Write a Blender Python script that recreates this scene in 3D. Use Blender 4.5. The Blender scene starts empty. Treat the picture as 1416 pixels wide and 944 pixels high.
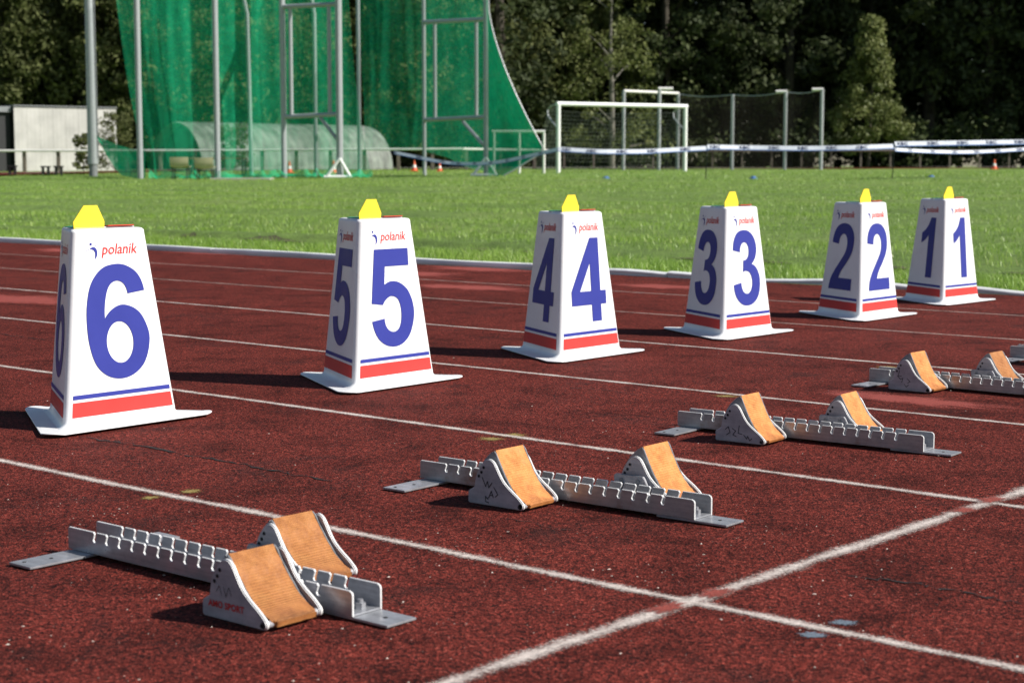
import bpy, bmesh, math, random
import numpy as np
from mathutils import Vector, Matrix

# ------------------------------------------------------------------ camera, world, sun, exposure
scn = bpy.context.scene
col = scn.collection
rnd = random.Random(7)
rng = np.random.default_rng(11)
R = math.radians
CAM_H = 0.80
PITCH = math.atan(242 / 2343)
cam_d = bpy.data.cameras.new('camera')
cam_d.sensor_width = 36.0
cam_d.lens = 2343 / 1416 * 36
cam_d.clip_start = 0.05
cam_d.clip_end = 2000
cam_d.dof.use_dof = True
cam_d.dof.focus_distance = 4.9
cam_d.dof.aperture_fstop = 7.1
cam = bpy.data.objects.new('camera', cam_d)
cam.location = (0, 0, CAM_H)
cam.rotation_euler = (math.pi / 2 - PITCH, 0, 0)
col.objects.link(cam)
scn.camera = cam

SUN_AZ, SUN_EL = -17.0, 38.0            # azimuth counted from +X
wd = bpy.data.worlds.new('World')
scn.world = wd
wd.use_nodes = True
wn = wd.node_tree
sky = wn.nodes.new('ShaderNodeTexSky')
sky.sky_type = 'NISHITA'
sky.sun_disc = False
sky.sun_elevation = R(SUN_EL)
sky.sun_rotation = R(90 - SUN_AZ)
sky.air_density = 1.0
sky.dust_density = 0.6
bg = wn.nodes['Background']
bg.inputs['Strength'].default_value = 0.060
wn.links.new(sky.outputs[0], bg.inputs['Color'])

sun_d = bpy.data.lights.new('sun', 'SUN')
sun_d.energy = 5.0
sun_d.angle = R(0.55)
sun_d.color = (1.0, 0.95, 0.87)
sun = bpy.data.objects.new('sun', sun_d)
sv = Vector((math.cos(R(SUN_EL)) * math.cos(R(SUN_AZ)), math.cos(R(SUN_EL)) * math.sin(R(SUN_AZ)), math.sin(R(SUN_EL))))
sun.rotation_euler = sv.to_track_quat('Z', 'Y').to_euler()
sun.location = sv * 60
col.objects.link(sun)

scn.view_settings.view_transform = 'Standard'
scn.view_settings.look = 'None'
scn.view_settings.exposure = 0.45
scn.view_settings.gamma = 1.0
scn.render.engine = 'CYCLES'
scn.cycles.use_denoising = True
scn.cycles.max_bounces = 6
scn.cycles.transparent_max_bounces = 24


# ------------------------------------------------------------------ helpers
def tag(o, label=None, cat=None, group=None, kind=None):
    if label: o['label'] = label
    if cat: o['category'] = cat
    if group: o['group'] = group
    if kind: o['kind'] = kind
    return o


def empty(name, loc=(0, 0, 0), rz=0.0, parent=None):
    o = bpy.data.objects.new(name, None)
    o.empty_display_size = 0.1
    col.objects.link(o)
    o.location = loc
    o.rotation_euler = (0, 0, rz)
    if parent: o.parent = parent
    return o


def link(name, me, parent=None, loc=None, rot=None):
    o = bpy.data.objects.new(name, me)
    col.objects.link(o)
    if parent: o.parent = parent
    if loc is not None: o.location = loc
    if rot is not None: o.rotation_euler = rot
    return o


class MB:
    """collects simple shapes, gives one mesh"""
    def __init__(s): s.v, s.f = [], []
    def add(s, vs, fs):
        b = len(s.v); s.v += [tuple(q) for q in vs]; s.f += [tuple(i + b for i in q) for q in fs]
    def box(s, c, d, M=None):
        x, y, z = d[0] / 2, d[1] / 2, d[2] / 2
        vs = [Vector((sx * x, sy * y, sz * z)) for sz in (-1, 1) for sy in (-1, 1) for sx in (-1, 1)]
        if M is not None: vs = [M @ q for q in vs]
        vs = [q + Vector(c) for q in vs]
        s.add(vs, [(0, 2, 3, 1), (4, 5, 7, 6), (0, 1, 5, 4), (2, 6, 7, 3), (0, 4, 6, 2), (1, 3, 7, 5)])
    def tube(s, pts, r, n=10, caps=True):
        pts = [Vector(q) for q in pts]
        rs = r if isinstance(r, (list, tuple)) else [r] * len(pts)
        rings = []
        up = None
        for i, q in enumerate(pts):
            t = (pts[min(i + 1, len(pts) - 1)] - pts[max(i - 1, 0)]).normalized()
            if up is None:
                up = Vector((0, 0, 1)) if abs(t.z) < .9 else Vector((1, 0, 0))
            a = t.cross(up).normalized(); b = a.cross(t).normalized(); up = b
            rings.append([q + (a * math.cos(2 * math.pi * k / n) + b * math.sin(2 * math.pi * k / n)) * rs[i] for k in range(n)])
        base = len(s.v)
        for rg in rings: s.v += [tuple(q) for q in rg]
        for i in range(len(pts) - 1):
            for k in range(n):
                k2 = (k + 1) % n
                s.f.append((base + i * n + k, base + i * n + k2, base + (i + 1) * n + k2, base + (i + 1) * n + k))
        if caps:
            s.f.append(tuple(base + k for k in range(n))[::-1])
            s.f.append(tuple(base + (len(pts) - 1) * n + k for k in range(n)))
    def mesh(s, name, mat, smooth=False, bevel=0, seg=2, fixn=True):
        me = bpy.data.meshes.new(name)
        me.from_pydata(s.v, [], s.f)
        if bevel or fixn:
            bm = bmesh.new(); bm.from_mesh(me)
            if fixn: bmesh.ops.recalc_face_normals(bm, faces=bm.faces)
            if bevel:
                es = [e for e in bm.edges if len(e.link_faces) == 2 and e.calc_face_angle(0) > 0.6]
                bmesh.ops.bevel(bm, geom=es, offset=bevel, segments=seg, affect='EDGES', clamp_overlap=True)
            bm.to_mesh(me); bm.free()
        if mat: me.materials.append(mat)
        if smooth: shade(me)
        return me


def shade(me, ang=35):
    for q in me.polygons: q.use_smooth = True
    try: me.set_sharp_from_angle(angle=R(ang))
    except Exception: pass


def prism_mesh(name, poly, y0, y1, mat, bevel=0.0012, seg=2, smooth=True, edge=None):
    """polygon in local x,z pushed out along y"""
    bm = bmesh.new()
    a = [bm.verts.new((x, y0, z)) for x, z in poly]
    b = [bm.verts.new((x, y1, z)) for x, z in poly]
    n = len(poly)
    bm.faces.new(a); bm.faces.new(b[::-1])
    for i in range(n):
        j = (i + 1) % n
        bm.faces.new((a[j], a[i], b[i], b[j]))
    bmesh.ops.recalc_face_normals(bm, faces=bm.faces)
    if bevel:
        es = [e for e in bm.edges if abs(e.verts[0].co.y - e.verts[1].co.y) < 1e-6]
        bmesh.ops.bevel(bm, geom=es, offset=bevel, segments=seg, affect='EDGES', clamp_overlap=True)
    me = bpy.data.meshes.new(name); bm.to_mesh(me); bm.free()
    if mat: me.materials.append(mat)
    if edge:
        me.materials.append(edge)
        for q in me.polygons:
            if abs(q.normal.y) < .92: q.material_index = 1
    if smooth: shade(me, 40)
    return me


def curve_pts(pts, n=6):
    """closed outline; (x, y) smooth point, (x, y, 1) corner"""
    N = len(pts); out = []
    P = [np.array(q[:2], float) for q in pts]
    C = [len(q) > 2 for q in pts]
    def tang(i):
        return (P[(i + 1) % N] - P[i - 1]) * 0.5
    for i in range(N):
        j = (i + 1) % N
        p0, p1 = P[i], P[j]
        ch = p1 - p0
        L = np.linalg.norm(ch)
        if C[i] and C[j]:
            out.append(p0); continue
        def lim(t):
            m = np.linalg.norm(t); return t / m * L if m > 1e-9 else ch
        m0 = ch if C[i] else lim(tang(i))
        m1 = ch if C[j] else lim(tang(j))
        if C[i]: m0 = 2 * ch - m1 if np.linalg.norm(2 * ch - m1) < 2 * L else ch
        if C[j]: m1 = 2 * ch - m0 if np.linalg.norm(2 * ch - m0) < 2 * L else ch
        for k in range(n):
            t = k / n
            h = (2 * t**3 - 3 * t**2 + 1) * p0 + (t**3 - 2 * t**2 + t) * m0 + (-2 * t**3 + 3 * t**2) * p1 + (t**3 - t**2) * m1
            out.append(h)
    return [tuple(q) for q in out]


def flat_mesh(name, loops, mat, f):
    """filled outline(s) in 2D put in space by f(x, y)"""
    bm = bmesh.new()
    es = []
    for lp in loops:
        vs = [bm.verts.new((q[0], q[1], 0)) for q in lp]
        es += [bm.edges.new((vs[i], vs[(i + 1) % len(vs)])) for i in range(len(vs))]
    bmesh.ops.triangle_fill(bm, use_beauty=True, use_dissolve=False, edges=es, normal=(0, 0, 1))
    for q in bm.faces:
        q.normal_update()
        if q.normal.z < 0: q.normal_flip()
    for v in bm.verts: v.co = Vector(f(v.co.x, v.co.y))
    me = bpy.data.meshes.new(name); bm.to_mesh(me); bm.free()
    if mat: me.materials.append(mat)
    return me


def text_mesh(txt, size, shear=0.0, offset=0.0, spacing=1.0):
    """lettering outline as (verts2d, faces), centred in x, baseline y = 0"""
    cu = bpy.data.curves.new('lettering', 'FONT')
    cu.body = txt; cu.size = size; cu.shear = shear; cu.offset = offset; cu.space_character = spacing
    cu.align_x = 'CENTER'; cu.resolution_u = 3
    o = bpy.data.objects.new('lettering', cu); col.objects.link(o)
    dg = bpy.context.evaluated_depsgraph_get(); dg.update()
    me = bpy.data.meshes.new_from_object(o.evaluated_get(dg))
    vs = [(v.co.x, v.co.y) for v in me.vertices]; fs = [tuple(q.vertices) for q in me.polygons]
    bpy.data.objects.remove(o); bpy.data.curves.remove(cu); bpy.data.meshes.remove(me)
    return vs, fs


# ------------------------------------------------------------------ materials
class NT:
    def __init__(s, name):
        s.m = bpy.data.materials.new(name); s.m.use_nodes = True
        s.t = s.m.node_tree; s.b = s.t.nodes['Principled BSDF']; s.out = s.t.nodes['Material Output']
    def n(s, kind, **kw):
        q = s.t.nodes.new(kind)
        for k, v in kw.items():
            if k in q.inputs.keys(): q.inputs[k].default_value = v
            else: setattr(q, k, v)
        return q
    def l(s, a, b): s.t.links.new(a, b)
    def noise(s, vec, scale, detail=3, rough=.55, dist=0):
        q = s.n('ShaderNodeTexNoise', Scale=scale, Detail=detail, Roughness=rough, Distortion=dist); s.l(vec, q.inputs['Vector']); return q
    def ramp(s, fac, stops):
        q = s.n('ShaderNodeValToRGB'); r = q.color_ramp
        while len(r.elements) < len(stops): r.elements.new(.5)
        for e, (p, c) in zip(r.elements, stops):
            e.position = p; e.color = (c, c, c, 1) if isinstance(c, (int, float)) else (*c, 1)
        s.l(fac, q.inputs['Fac']); return q
    def mix(s, fac, a, b, mode='MIX'):
        q = s.n('ShaderNodeMix', data_type='RGBA', blend_type=mode)
        for sock, v in ((q.inputs['Factor'], fac), (q.inputs['A'], a), (q.inputs['B'], b)):
            pass
        A, B, F = q.inputs[6], q.inputs[7], q.inputs[0]
        if isinstance(fac, (int, float)): F.default_value = fac
        else: s.l(fac, F)
        for sock, v in ((A, a), (B, b)):
            if isinstance(v, tuple): sock.default_value = (*v, 1)
            else: s.l(v, sock)
        return q.outputs[2]
    def obj(s): return s.n('ShaderNodeTexCoord').outputs['Object']
    def geo(s): return s.n('ShaderNodeNewGeometry').outputs['Position']


def pbr(name, c, rough=.5, metal=0.0, var=0.12, scale=8.0, bump=0.0, bscale=60.0, spec=None, coat=0.0):
    """plain paint / metal / plastic with uneven tone and a little relief"""
    m = NT(name); v = m.obj()
    nz = m.noise(v, scale, 4)
    rp = m.ramp(nz.outputs['Fac'], [(.3, 1 - var), (.7, 1 + var)])
    m.l(m.mix(1.0, c, rp.outputs['Color'], 'MULTIPLY'), m.b.inputs['Base Color'])
    rr = m.ramp(nz.outputs['Fac'], [(.3, max(.05, rough - .07)), (.7, min(1, rough + .07))])
    m.l(rr.outputs['Color'], m.b.inputs['Roughness'])
    m.b.inputs['Metallic'].default_value = metal
    if spec is not None: m.b.inputs['Specular IOR Level'].default_value = spec
    if coat: m.b.inputs['Coat Weight'].default_value = coat
    if bump:
        n2 = m.noise(v, bscale, 3); bp = m.n('ShaderNodeBump', Strength=bump, Distance=.004)
        m.l(n2.outputs['Fac'], bp.inputs['Height']); m.l(bp.outputs[0], m.b.inputs['Normal'])
    return m.m


def mat_track(name, tint=(1, 1, 1), bright=1.0):
    m = NT(name); v = m.geo()
    big = m.noise(v, .55, 4, .6)
    mid = m.noise(v, 4.5, 5, .65)
    gran = m.n('ShaderNodeTexVoronoi', Scale=250.0, Randomness=1.0); m.l(v, gran.inputs['Vector'])
    fine = m.noise(v, 150, 4, .75)
    fine2 = m.noise(v, 52, 5, .72)
    # every granule its own tone, between black rubber and brick red
    sep = m.n('ShaderNodeSeparateColor'); m.l(gran.outputs['Color'], sep.inputs[0])
    g = m.ramp(sep.outputs[0], [(.0, (.011, .007, .007)), (.22, (.050, .011, .009)), (.5, (.112, .0185, .0135)), (.85, (.182, .029, .0205)), (1, (.28, .062, .045))])
    f = m.ramp(fine.outputs['Fac'], [(.28, .35), (.5, 1.0), (.72, 1.6)])
    f2 = m.ramp(fine2.outputs['Fac'], [(.34, .36), (.52, 1.05), (.70, 1.55)])
    c = m.mix(1.0, g.outputs['Color'], f.outputs['Color'], 'MULTIPLY')
    c = m.mix(1.0, c, f2.outputs['Color'], 'MULTIPLY')
    st = m.ramp(mid.outputs['Fac'], [(.30, .45), (.5, 1.0), (.72, 1.2)])
    c = m.mix(1.0, c, st.outputs['Color'], 'MULTIPLY')
    st2 = m.ramp(big.outputs['Fac'], [(.32, .80), (.52, 1.0), (.7, 1.12)])
    c = m.mix(1.0, c, st2.outputs['Color'], 'MULTIPLY')
    # worn black scuffs with their own shape
    sc = m.noise(v, 2.2, 6, .72, .6)
    sm = m.ramp(sc.outputs['Fac'], [(.56, 0.0), (.70, .62)])
    c = m.mix(sm.outputs['Color'], c, (.018, .012, .012))
    c = m.mix(1.0, c, tuple(q * bright for q in tint), 'MULTIPLY')
    m.l(c, m.b.inputs['Base Color'])
    m.b.inputs['Roughness'].default_value = .88
    m.b.inputs['Specular IOR Level'].default_value = .1
    h = m.mix(.5, fine.outputs['Color'], gran.outputs['Distance'], 'MIX')
    bp = m.n('ShaderNodeBump', Strength=.9, Distance=.0045); m.l(h, bp.inputs['Height'])
    m.l(bp.outputs[0], m.b.inputs['Normal'])
    return m.m


def mat_paint(name, c, wear=.5, rag=.25, soft=0.0):
    """worn sprayed paint on the granules: see-through where it has gone (uv.y runs across the stripe 0..1)"""
    m = NT(name); v = m.geo()
    uv = m.n('ShaderNodeTexCoord').outputs['UV']
    sx = m.n('ShaderNodeSeparateXYZ'); m.l(uv, sx.inputs[0])
    # distance to the nearest edge, 0 at edge, 1 in the middle
    a = m.n('ShaderNodeMath', operation='SUBTRACT'); m.l(sx.outputs['Y'], a.inputs[0]); a.inputs[1].default_value = .5
    b = m.n('ShaderNodeMath', operation='ABSOLUTE'); m.l(a.outputs[0], b.inputs[0])
    d = m.n('ShaderNodeMath', operation='MULTIPLY_ADD'); m.l(b.outputs[0], d.inputs[0]); d.inputs[1].default_value = -2; d.inputs[2].default_value = 1
    n1 = m.noise(v, 170, 4, .75); n2 = m.noise(v, 9, 4, .6)
    s = m.n('ShaderNodeMath', operation='MULTIPLY_ADD'); m.l(n1.outputs['Fac'], s.inputs[0]); s.inputs[1].default_value = 1.9; m.l(d.outputs[0], s.inputs[2])
    t = m.n('ShaderNodeMath', operation='MULTIPLY_ADD'); m.l(n2.outputs['Fac'], t.inputs[0]); t.inputs[1].default_value = rag * 2; m.l(s.outputs[0], t.inputs[2])
    k = m.ramp(t.outputs[0], [(0, 0), (1, 1)])
    mp = m.n('ShaderNodeMapRange'); m.l(t.outputs[0], mp.inputs['Value'])
    mp.inputs['From Min'].default_value = .95 + wear * .7 + rag * .6 + soft * .05
    mp.inputs['From Max'].default_value = 1.45 + wear * .7 + rag * .6 + soft * .32
    m.t.nodes.remove(k)
    n3 = m.noise(v, 60, 3)
    rp = m.ramp(n3.outputs['Fac'], [(.3, .72), (.65, 1.0)])
    m.l(m.mix(1.0, c, rp.outputs['Color'], 'MULTIPLY'), m.b.inputs['Base Color'])
    m.b.inputs['Roughness'].default_value = .8
    bp = m.n('ShaderNodeBump', Strength=.8, Distance=.004); m.l(n1.outputs['Fac'], bp.inputs['Height']); m.l(bp.outputs[0], m.b.inputs['Normal'])
    m.l(mp.outputs[0], m.b.inputs['Alpha'])
    return m.m


def mat_grass_ground(name):
    m = NT(name); v = m.geo()
    a = m.noise(v, .35, 4, .6); b = m.noise(v, 5.0, 5, .7); c = m.noise(v, 90, 3, .7)
    ca = m.ramp(a.outputs['Fac'], [(.3, (.145, .245, .040)), (.5, (.185, .300, .052)), (.7, (.230, .325, .070))])
    cb = m.ramp(b.outputs['Fac'], [(.25, .55), (.5, 1.0), (.75, 1.35)])
    cc = m.ramp(c.outputs['Fac'], [(.3, .55), (.7, 1.4)])
    q = m.mix(1.0, ca.outputs['Color'], cb.outputs['Color'], 'MULTIPLY')
    q = m.mix(1.0, q, cc.outputs['Color'], 'MULTIPLY')
    m.l(q, m.b.inputs['Base Color']); m.b.inputs['Roughness'].default_value = .8
    bp = m.n('ShaderNodeBump', Strength=1.0, Distance=.05); m.l(c.outputs['Fac'], bp.inputs['Height']); m.l(bp.outputs[0], m.b.inputs['Normal'])
    return m.m


def mat_leaf(name, stops, rough=.5, trans=.35, attr=True, spec=.4, scale=.5):
    """leaf or blade: own hue per leaf from a vertex attribute, lets some light through"""
    m = NT(name)
    if attr:
        at = m.n('ShaderNodeAttribute', attribute_name='hue').outputs['Fac']
    else:
        at = m.noise(m.geo(), scale, 4, .6).outputs['Fac']
    r = m.ramp(at, stops)
    oi = m.n('ShaderNodeObjectInfo')
    rr = m.ramp(oi.outputs['Random'], [(0, .8), (1, 1.2)])
    c = m.mix(1.0, r.outputs['Color'], rr.outputs['Color'], 'MULTIPLY')
    m.l(c, m.b.inputs['Base Color']); m.b.inputs['Roughness'].default_value = rough
    m.b.inputs['Specular IOR Level'].default_value = spec
    tr = m.n('ShaderNodeBsdfTranslucent'); m.l(c, tr.inputs['Color'])
    mx = m.n('ShaderNodeMixShader'); mx.inputs[0].default_value = trans
    m.l(m.b.outputs[0], mx.inputs[1]); m.l(tr.outputs[0], mx.inputs[2]); m.l(mx.outputs[0], m.out.inputs['Surface'])
    return m.m


def mat_net(name, c, alpha, vary=.15, trans=.5):
    """fine knotted netting too far off to show its threads: partly see-through cloth"""
    m = NT(name); v = m.geo()
    nz = m.noise(v, .9, 3, .6); n2 = m.noise(v, 6, 3, .6)
    al = m.ramp(nz.outputs['Fac'], [(.3, alpha - vary), (.7, alpha + vary)])
    cv = m.ramp(n2.outputs['Fac'], [(.3, .8), (.7, 1.2)])
    cc = m.mix(1.0, c, cv.outputs['Color'], 'MULTIPLY')
    df = m.n('ShaderNodeBsdfDiffuse'); tl = m.n('ShaderNodeBsdfTranslucent'); tp = m.n('ShaderNodeBsdfTransparent')
    m.l(cc, df.inputs['Color']); m.l(cc, tl.inputs['Color'])
    a = m.n('ShaderNodeMixShader'); a.inputs[0].default_value = trans; m.l(df.outputs[0], a.inputs[1]); m.l(tl.outputs[0], a.inputs[2])
    b = m.n('ShaderNodeMixShader'); m.l(al.outputs['Color'], b.inputs[0]); m.l(tp.outputs[0], b.inputs[1]); m.l(a.outputs[0], b.inputs[2])
    m.l(b.outputs[0], m.out.inputs['Surface']); m.t.nodes.remove(m.b)
    return m.m


def mat_pad(name, k=1.0):
    """ribbed orange running-surface rubber, uv.y counts the ribs"""
    m = NT(name); v = m.obj()
    uv = m.n('ShaderNodeTexCoord').outputs['UV']
    sx = m.n('ShaderNodeSeparateXYZ'); m.l(uv, sx.inputs[0])
    def wave(sock, k):
        a = m.n('ShaderNodeMath', operation='MULTIPLY'); m.l(sock, a.inputs[0]); a.inputs[1].default_value = k * 2 * math.pi
        b = m.n('ShaderNodeMath', operation='SINE'); m.l(a.outputs[0], b.inputs[0]); return b.outputs[0]
    w = m.n('ShaderNodeMath', operation='MULTIPLY_ADD'); m.l(wave(sx.outputs['X'], 24), w.inputs[0]); w.inputs[1].default_value = .45; m.l(wave(sx.outputs['Y'], 34), w.inputs[2])
    dirt = m.noise(v, 30, 5, .7); grain = m.noise(v, 420, 2, .6)
    base = m.ramp(dirt.outputs['Fac'], [(.28, (.42, .16, .05)), (.5, (.60, .25, .075)), (.75, (.70, .33, .11))])
    wn_ = m.noise(v, 18, 4, .7); wk = m.ramp(wn_.outputs['Fac'], [(.36, .15), (.62, 1.0)])
    w2 = m.n('ShaderNodeMath', operation='MULTIPLY'); m.l(w.outputs[0], w2.inputs[0]); m.l(wk.outputs['Color'], w2.inputs[1]); w = w2
    wr = m.ramp(w.outputs[0], [(0, .84), (.8, 1.05)])
    c = m.mix(1.0, base.outputs['Color'], wr.outputs['Color'], 'MULTIPLY')
    gr = m.ramp(grain.outputs['Fac'], [(.3, .8), (.7, 1.15)])
    c = m.mix(1.0, c, gr.outputs['Color'], 'MULTIPLY')
    # scuffed darker towards the toe where spikes strike: own wear pattern
    n5 = m.noise(v, 55, 5, .75)
    sm = m.ramp(n5.outputs['Fac'], [(.57, 0), (.74, .45)])
    c = m.mix(sm.outputs['Color'], c, (.13, .055, .024))
    c = m.mix(1.0, c, (k, k * .93, k * .85), 'MULTIPLY')
    m.l(c, m.b.inputs['Base Color']); m.b.inputs['Roughness'].default_value = .7
    bp = m.n('ShaderNodeBump', Strength=.8, Distance=.0015); m.l(w.outputs[0], bp.inputs['Height']); m.l(bp.outputs[0], m.b.inputs['Normal'])
    return m.m


def mat_metal(name, c, rough=.42, metal=.75, streak=.2, rust=0.0):
    m = NT(name); v = m.obj()
    mp = m.n('ShaderNodeMapping'); m.l(v, mp.inputs['Vector']); mp.inputs['Scale'].default_value = (6, 40, 90)
    a = m.noise(mp.outputs[0], 1.0, 4, .6); b = m.noise(v, 25, 5, .65)
    ra = m.ramp(a.outputs['Fac'], [(.3, 1 - streak), (.7, 1 + streak)])
    rb = m.ramp(b.outputs['Fac'], [(.3, .75), (.65, 1.05)])
    q = m.mix(1.0, m.mix(1.0, c, ra.outputs['Color'], 'MULTIPLY'), rb.outputs['Color'], 'MULTIPLY')
    if rust:
        n = m.noise(v, 9, 5, .7); rm = m.ramp(n.outputs['Fac'], [(.62 - rust * .2, 0), (.72, .7)])
        q = m.mix(rm.outputs['Color'], q, (.20, .085, .03))
    m.l(q, m.b.inputs['Base Color']); m.b.inputs['Metallic'].default_value = metal
    rr = m.ramp(b.outputs['Fac'], [(.3, rough + .15), (.7, rough - .08)]); m.l(rr.outputs['Color'], m.b.inputs['Roughness'])
    bp = m.n('ShaderNodeBump', Strength=.12, Distance=.001); m.l(b.outputs['Fac'], bp.inputs['Height']); m.l(bp.outputs[0], m.b.inputs['Normal'])
    return m.m


M = {}
M['track'] = mat_track('track_rubber')
M['track_patch'] = mat_paint('red_overspray', (.30, .055, .038), rag=.4, wear=.3)
M['track_new'] = mat_paint('newer_red_rubber', (.30, .050, .036), rag=.5, wear=.25)
M['paint_line'] = mat_paint('worn_white_paint', (.70, .61, .56), rag=.5, wear=.70, soft=.8)
M['paint_far'] = mat_paint('faded_white_paint', (.48, .35, .31), rag=.5, wear=.68, soft=.8)
M['paint_blue'] = mat_paint('blue_grey_mark', (.15, .19, .24), rag=.5, wear=.2)
M['paint_yellow'] = mat_paint('faded_yellow_mark', (.30, .22, .06), rag=.5, wear=.6)
M['crack'] = pbr('crack_dark', (.008, .006, .006), .95)
M['grit'] = pbr('pale_grit', (.55, .46, .40), .9)
M['grass_ground'] = mat_grass_ground('lawn_ground')
M['blade'] = mat_leaf('grass_blade', [(0, (.110, .205, .026)), (.45, (.220, .370, .052)), (.8, (.31, .45, .086)), (1, (.50, .54, .23))], rough=.42, trans=.38, spec=.5)


def mat_shell(name):
    """white moulded shell with rub marks, splashes of track dust and faint waviness"""
    m = NT(name); v = m.obj()
    n1 = m.noise(v, 7, 6, .7, .4); n2 = m.noise(v, 38, 5, .75, .8)
    mp = m.n('ShaderNodeMapping'); m.l(v, mp.inputs['Vector']); mp.inputs['Scale'].default_value = (30, 30, 6); n3 = m.noise(mp.outputs[0], 1.0, 5, .7, 1.5)
    a = m.ramp(n1.outputs['Fac'], [(.55, 0), (.72, .35)]); b = m.ramp(n2.outputs['Fac'], [(.64, 0), (.74, .6)]); d = m.ramp(n3.outputs['Fac'], [(.66, 0), (.72, .4)])
    c = m.mix(a.outputs['Color'], (.80, .81, .83), (.66, .63, .61)); c = m.mix(b.outputs['Color'], c, (.50, .40, .36)); c = m.mix(d.outputs['Color'], c, (.55, .54, .54))
    m.l(c, m.b.inputs['Base Color'])
    r = m.ramp(n1.outputs['Fac'], [(.3, .28), (.7, .5)]); m.l(r.outputs['Color'], m.b.inputs['Roughness'])
    bp = m.n('ShaderNodeBump', Strength=.08, Distance=.004); m.l(n1.outputs['Fac'], bp.inputs['Height']); m.l(bp.outputs[0], m.b.inputs['Normal'])
    return m.m


M['white'] = mat_shell('white_plastic')
M['blue'] = pbr('blue_film', (.037, .047, .275), .5, var=.05, spec=.15)
M['red'] = pbr('red_film', (.66, .050, .045), .5, var=.05, spec=.15)
M['yellow'] = pbr('yellow_card', (.86, .66, .035), .45, var=.04)
M['redcard'] = pbr('red_card', (.58, .05, .03), .45, var=.06)
M['greencard'] = pbr('green_card', (.06, .33, .22), .45, var=.06)
M['galv'] = mat_metal('galvanised_steel', (.39, .40, .43), .34, .50)
M['galv_rust'] = mat_metal('stained_steel', (.36, .36, .37), .36, .50, rust=.5)
M['cast'] = mat_metal('cast_aluminium', (.37, .37, .40), .5, .15, .12)
M['cast_dark'] = mat_metal('weathered_aluminium', (.22, .23, .25), .5, .2, .1)
M['sunlit_edge'] = mat_metal('painted_sunlit_edge', (.80, .80, .80), .4, .1, .05)  # rims and slot edges coloured bright to stand for sunlight on them
M['pad'] = mat_pad('orange_rubber', 1.2)
M['pad_worn'] = mat_pad('worn_orange_rubber', .74)
M['ink'] = pbr('black_marker', (.010, .010, .014), .7)
M['hole'] = pbr('dark_hole', (.012, .012, .014), .9)
M['redprint'] = pbr('red_print', (.55, .02, .02), .6)
M['kerb'] = pbr('kerb_white', (.76, .77, .78), .5, var=.18, scale=3, bump=.2, bscale=30)
M['pole'] = mat_metal('grey_post', (.42, .44, .46), .45, .35, .08)
M['gwhite'] = pbr('goal_white', (.80, .82, .80), .4, var=.06)
M['fence_white'] = pbr('rail_white', (.72, .71, .68), .5, var=.1)
M['fence_post'] = pbr('post_and_shaded_rail', (.15, .125, .10), .8, var=.25)
M['net'] = mat_net('green_netting', (.032, .60, .30), .40, .05, .4)
M['net_dense'] = mat_net('green_netting_doubled', (.012, .40, .20), .78, .08, .15)
M['net2'] = mat_net('green_netting_thin', (.022, .46, .23), .36, .06, .4)
M['net3'] = mat_net('green_netting_back', (.022, .46, .23), .18, .05, .4)
M['goalnet'] = pbr('net_cord', (.10, .12, .10), .8)
M['ballnet'] = mat_net('dark_netting', (.035, .033, .028), .35, .08)
M['shed'] = pbr('shed_white', (.47, .46, .44), .8, var=.2, scale=.9, bump=.2, bscale=8)
M['shed_dark'] = pbr('shed_dark', (.020, .021, .023), .7)
M['shed_roof'] = pbr('shed_trim', (.20, .21, .22), .6)
M['hut'] = pbr('hut_sheet', (.19, .22, .19), .7, metal=.0, var=.45, scale=1.4, bump=.2, bscale=6)
M['hut_dark'] = pbr('hut_dark', (.03, .05, .045), .8)
M['cream'] = pbr('cream_shell', (.50, .47, .30), .5, var=.08)
M['black'] = pbr('black_tube', (.02, .02, .022), .5)
M['brown'] = pbr('table_top', (.22, .085, .05), .6)
M['concrete'] = pbr('concrete', (.42, .40, .37), .85, var=.2)
M['orange'] = pbr('cone_orange', (.75, .13, .045), .5)
M['tape'] = pbr('tape_white', (.70, .74, .80), .4, var=.08)
M['tape_blue'] = pbr('tape_blue', (.06, .15, .36), .4, var=.08)
M['navy'] = pbr('tape_print', (.012, .02, .075), .5)
M['bark'] = pbr('bark', (.05, .042, .03), .9, var=.35, scale=3, bump=.6, bscale=12)
M['bark_pale'] = pbr('bark_pale', (.15, .14, .12), .9, var=.35, scale=3)
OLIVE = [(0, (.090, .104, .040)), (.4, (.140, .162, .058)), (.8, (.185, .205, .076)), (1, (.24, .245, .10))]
DEEP_SHADE = [(0, (.034, .045, .023)), (.4, (.060, .078, .034)), (.8, (.084, .106, .043)), (1, (.12, .14, .055))]  # leaf colour darkened to stand in for shade in the wood
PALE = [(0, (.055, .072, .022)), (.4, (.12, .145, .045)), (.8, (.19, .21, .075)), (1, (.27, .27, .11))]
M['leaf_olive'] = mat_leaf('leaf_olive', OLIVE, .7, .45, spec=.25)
M['leaf_deep_shade'] = mat_leaf('leaf_deep_shade', DEEP_SHADE, .7, .40, spec=.25)
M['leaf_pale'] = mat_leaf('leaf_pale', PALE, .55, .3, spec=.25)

# ------------------------------------------------------------------ track frame: e along the lanes (running direction), n across them
LANE = R(-41.1)
EU = Vector((math.cos(LANE), math.sin(LANE), 0))
EN = Vector((-EU.y, EU.x, 0))
KERB_N = 10.02


def tp(s, n, z=0.0):
    q = EU * s + EN * n
    return (q.x, q.y, z)


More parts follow.
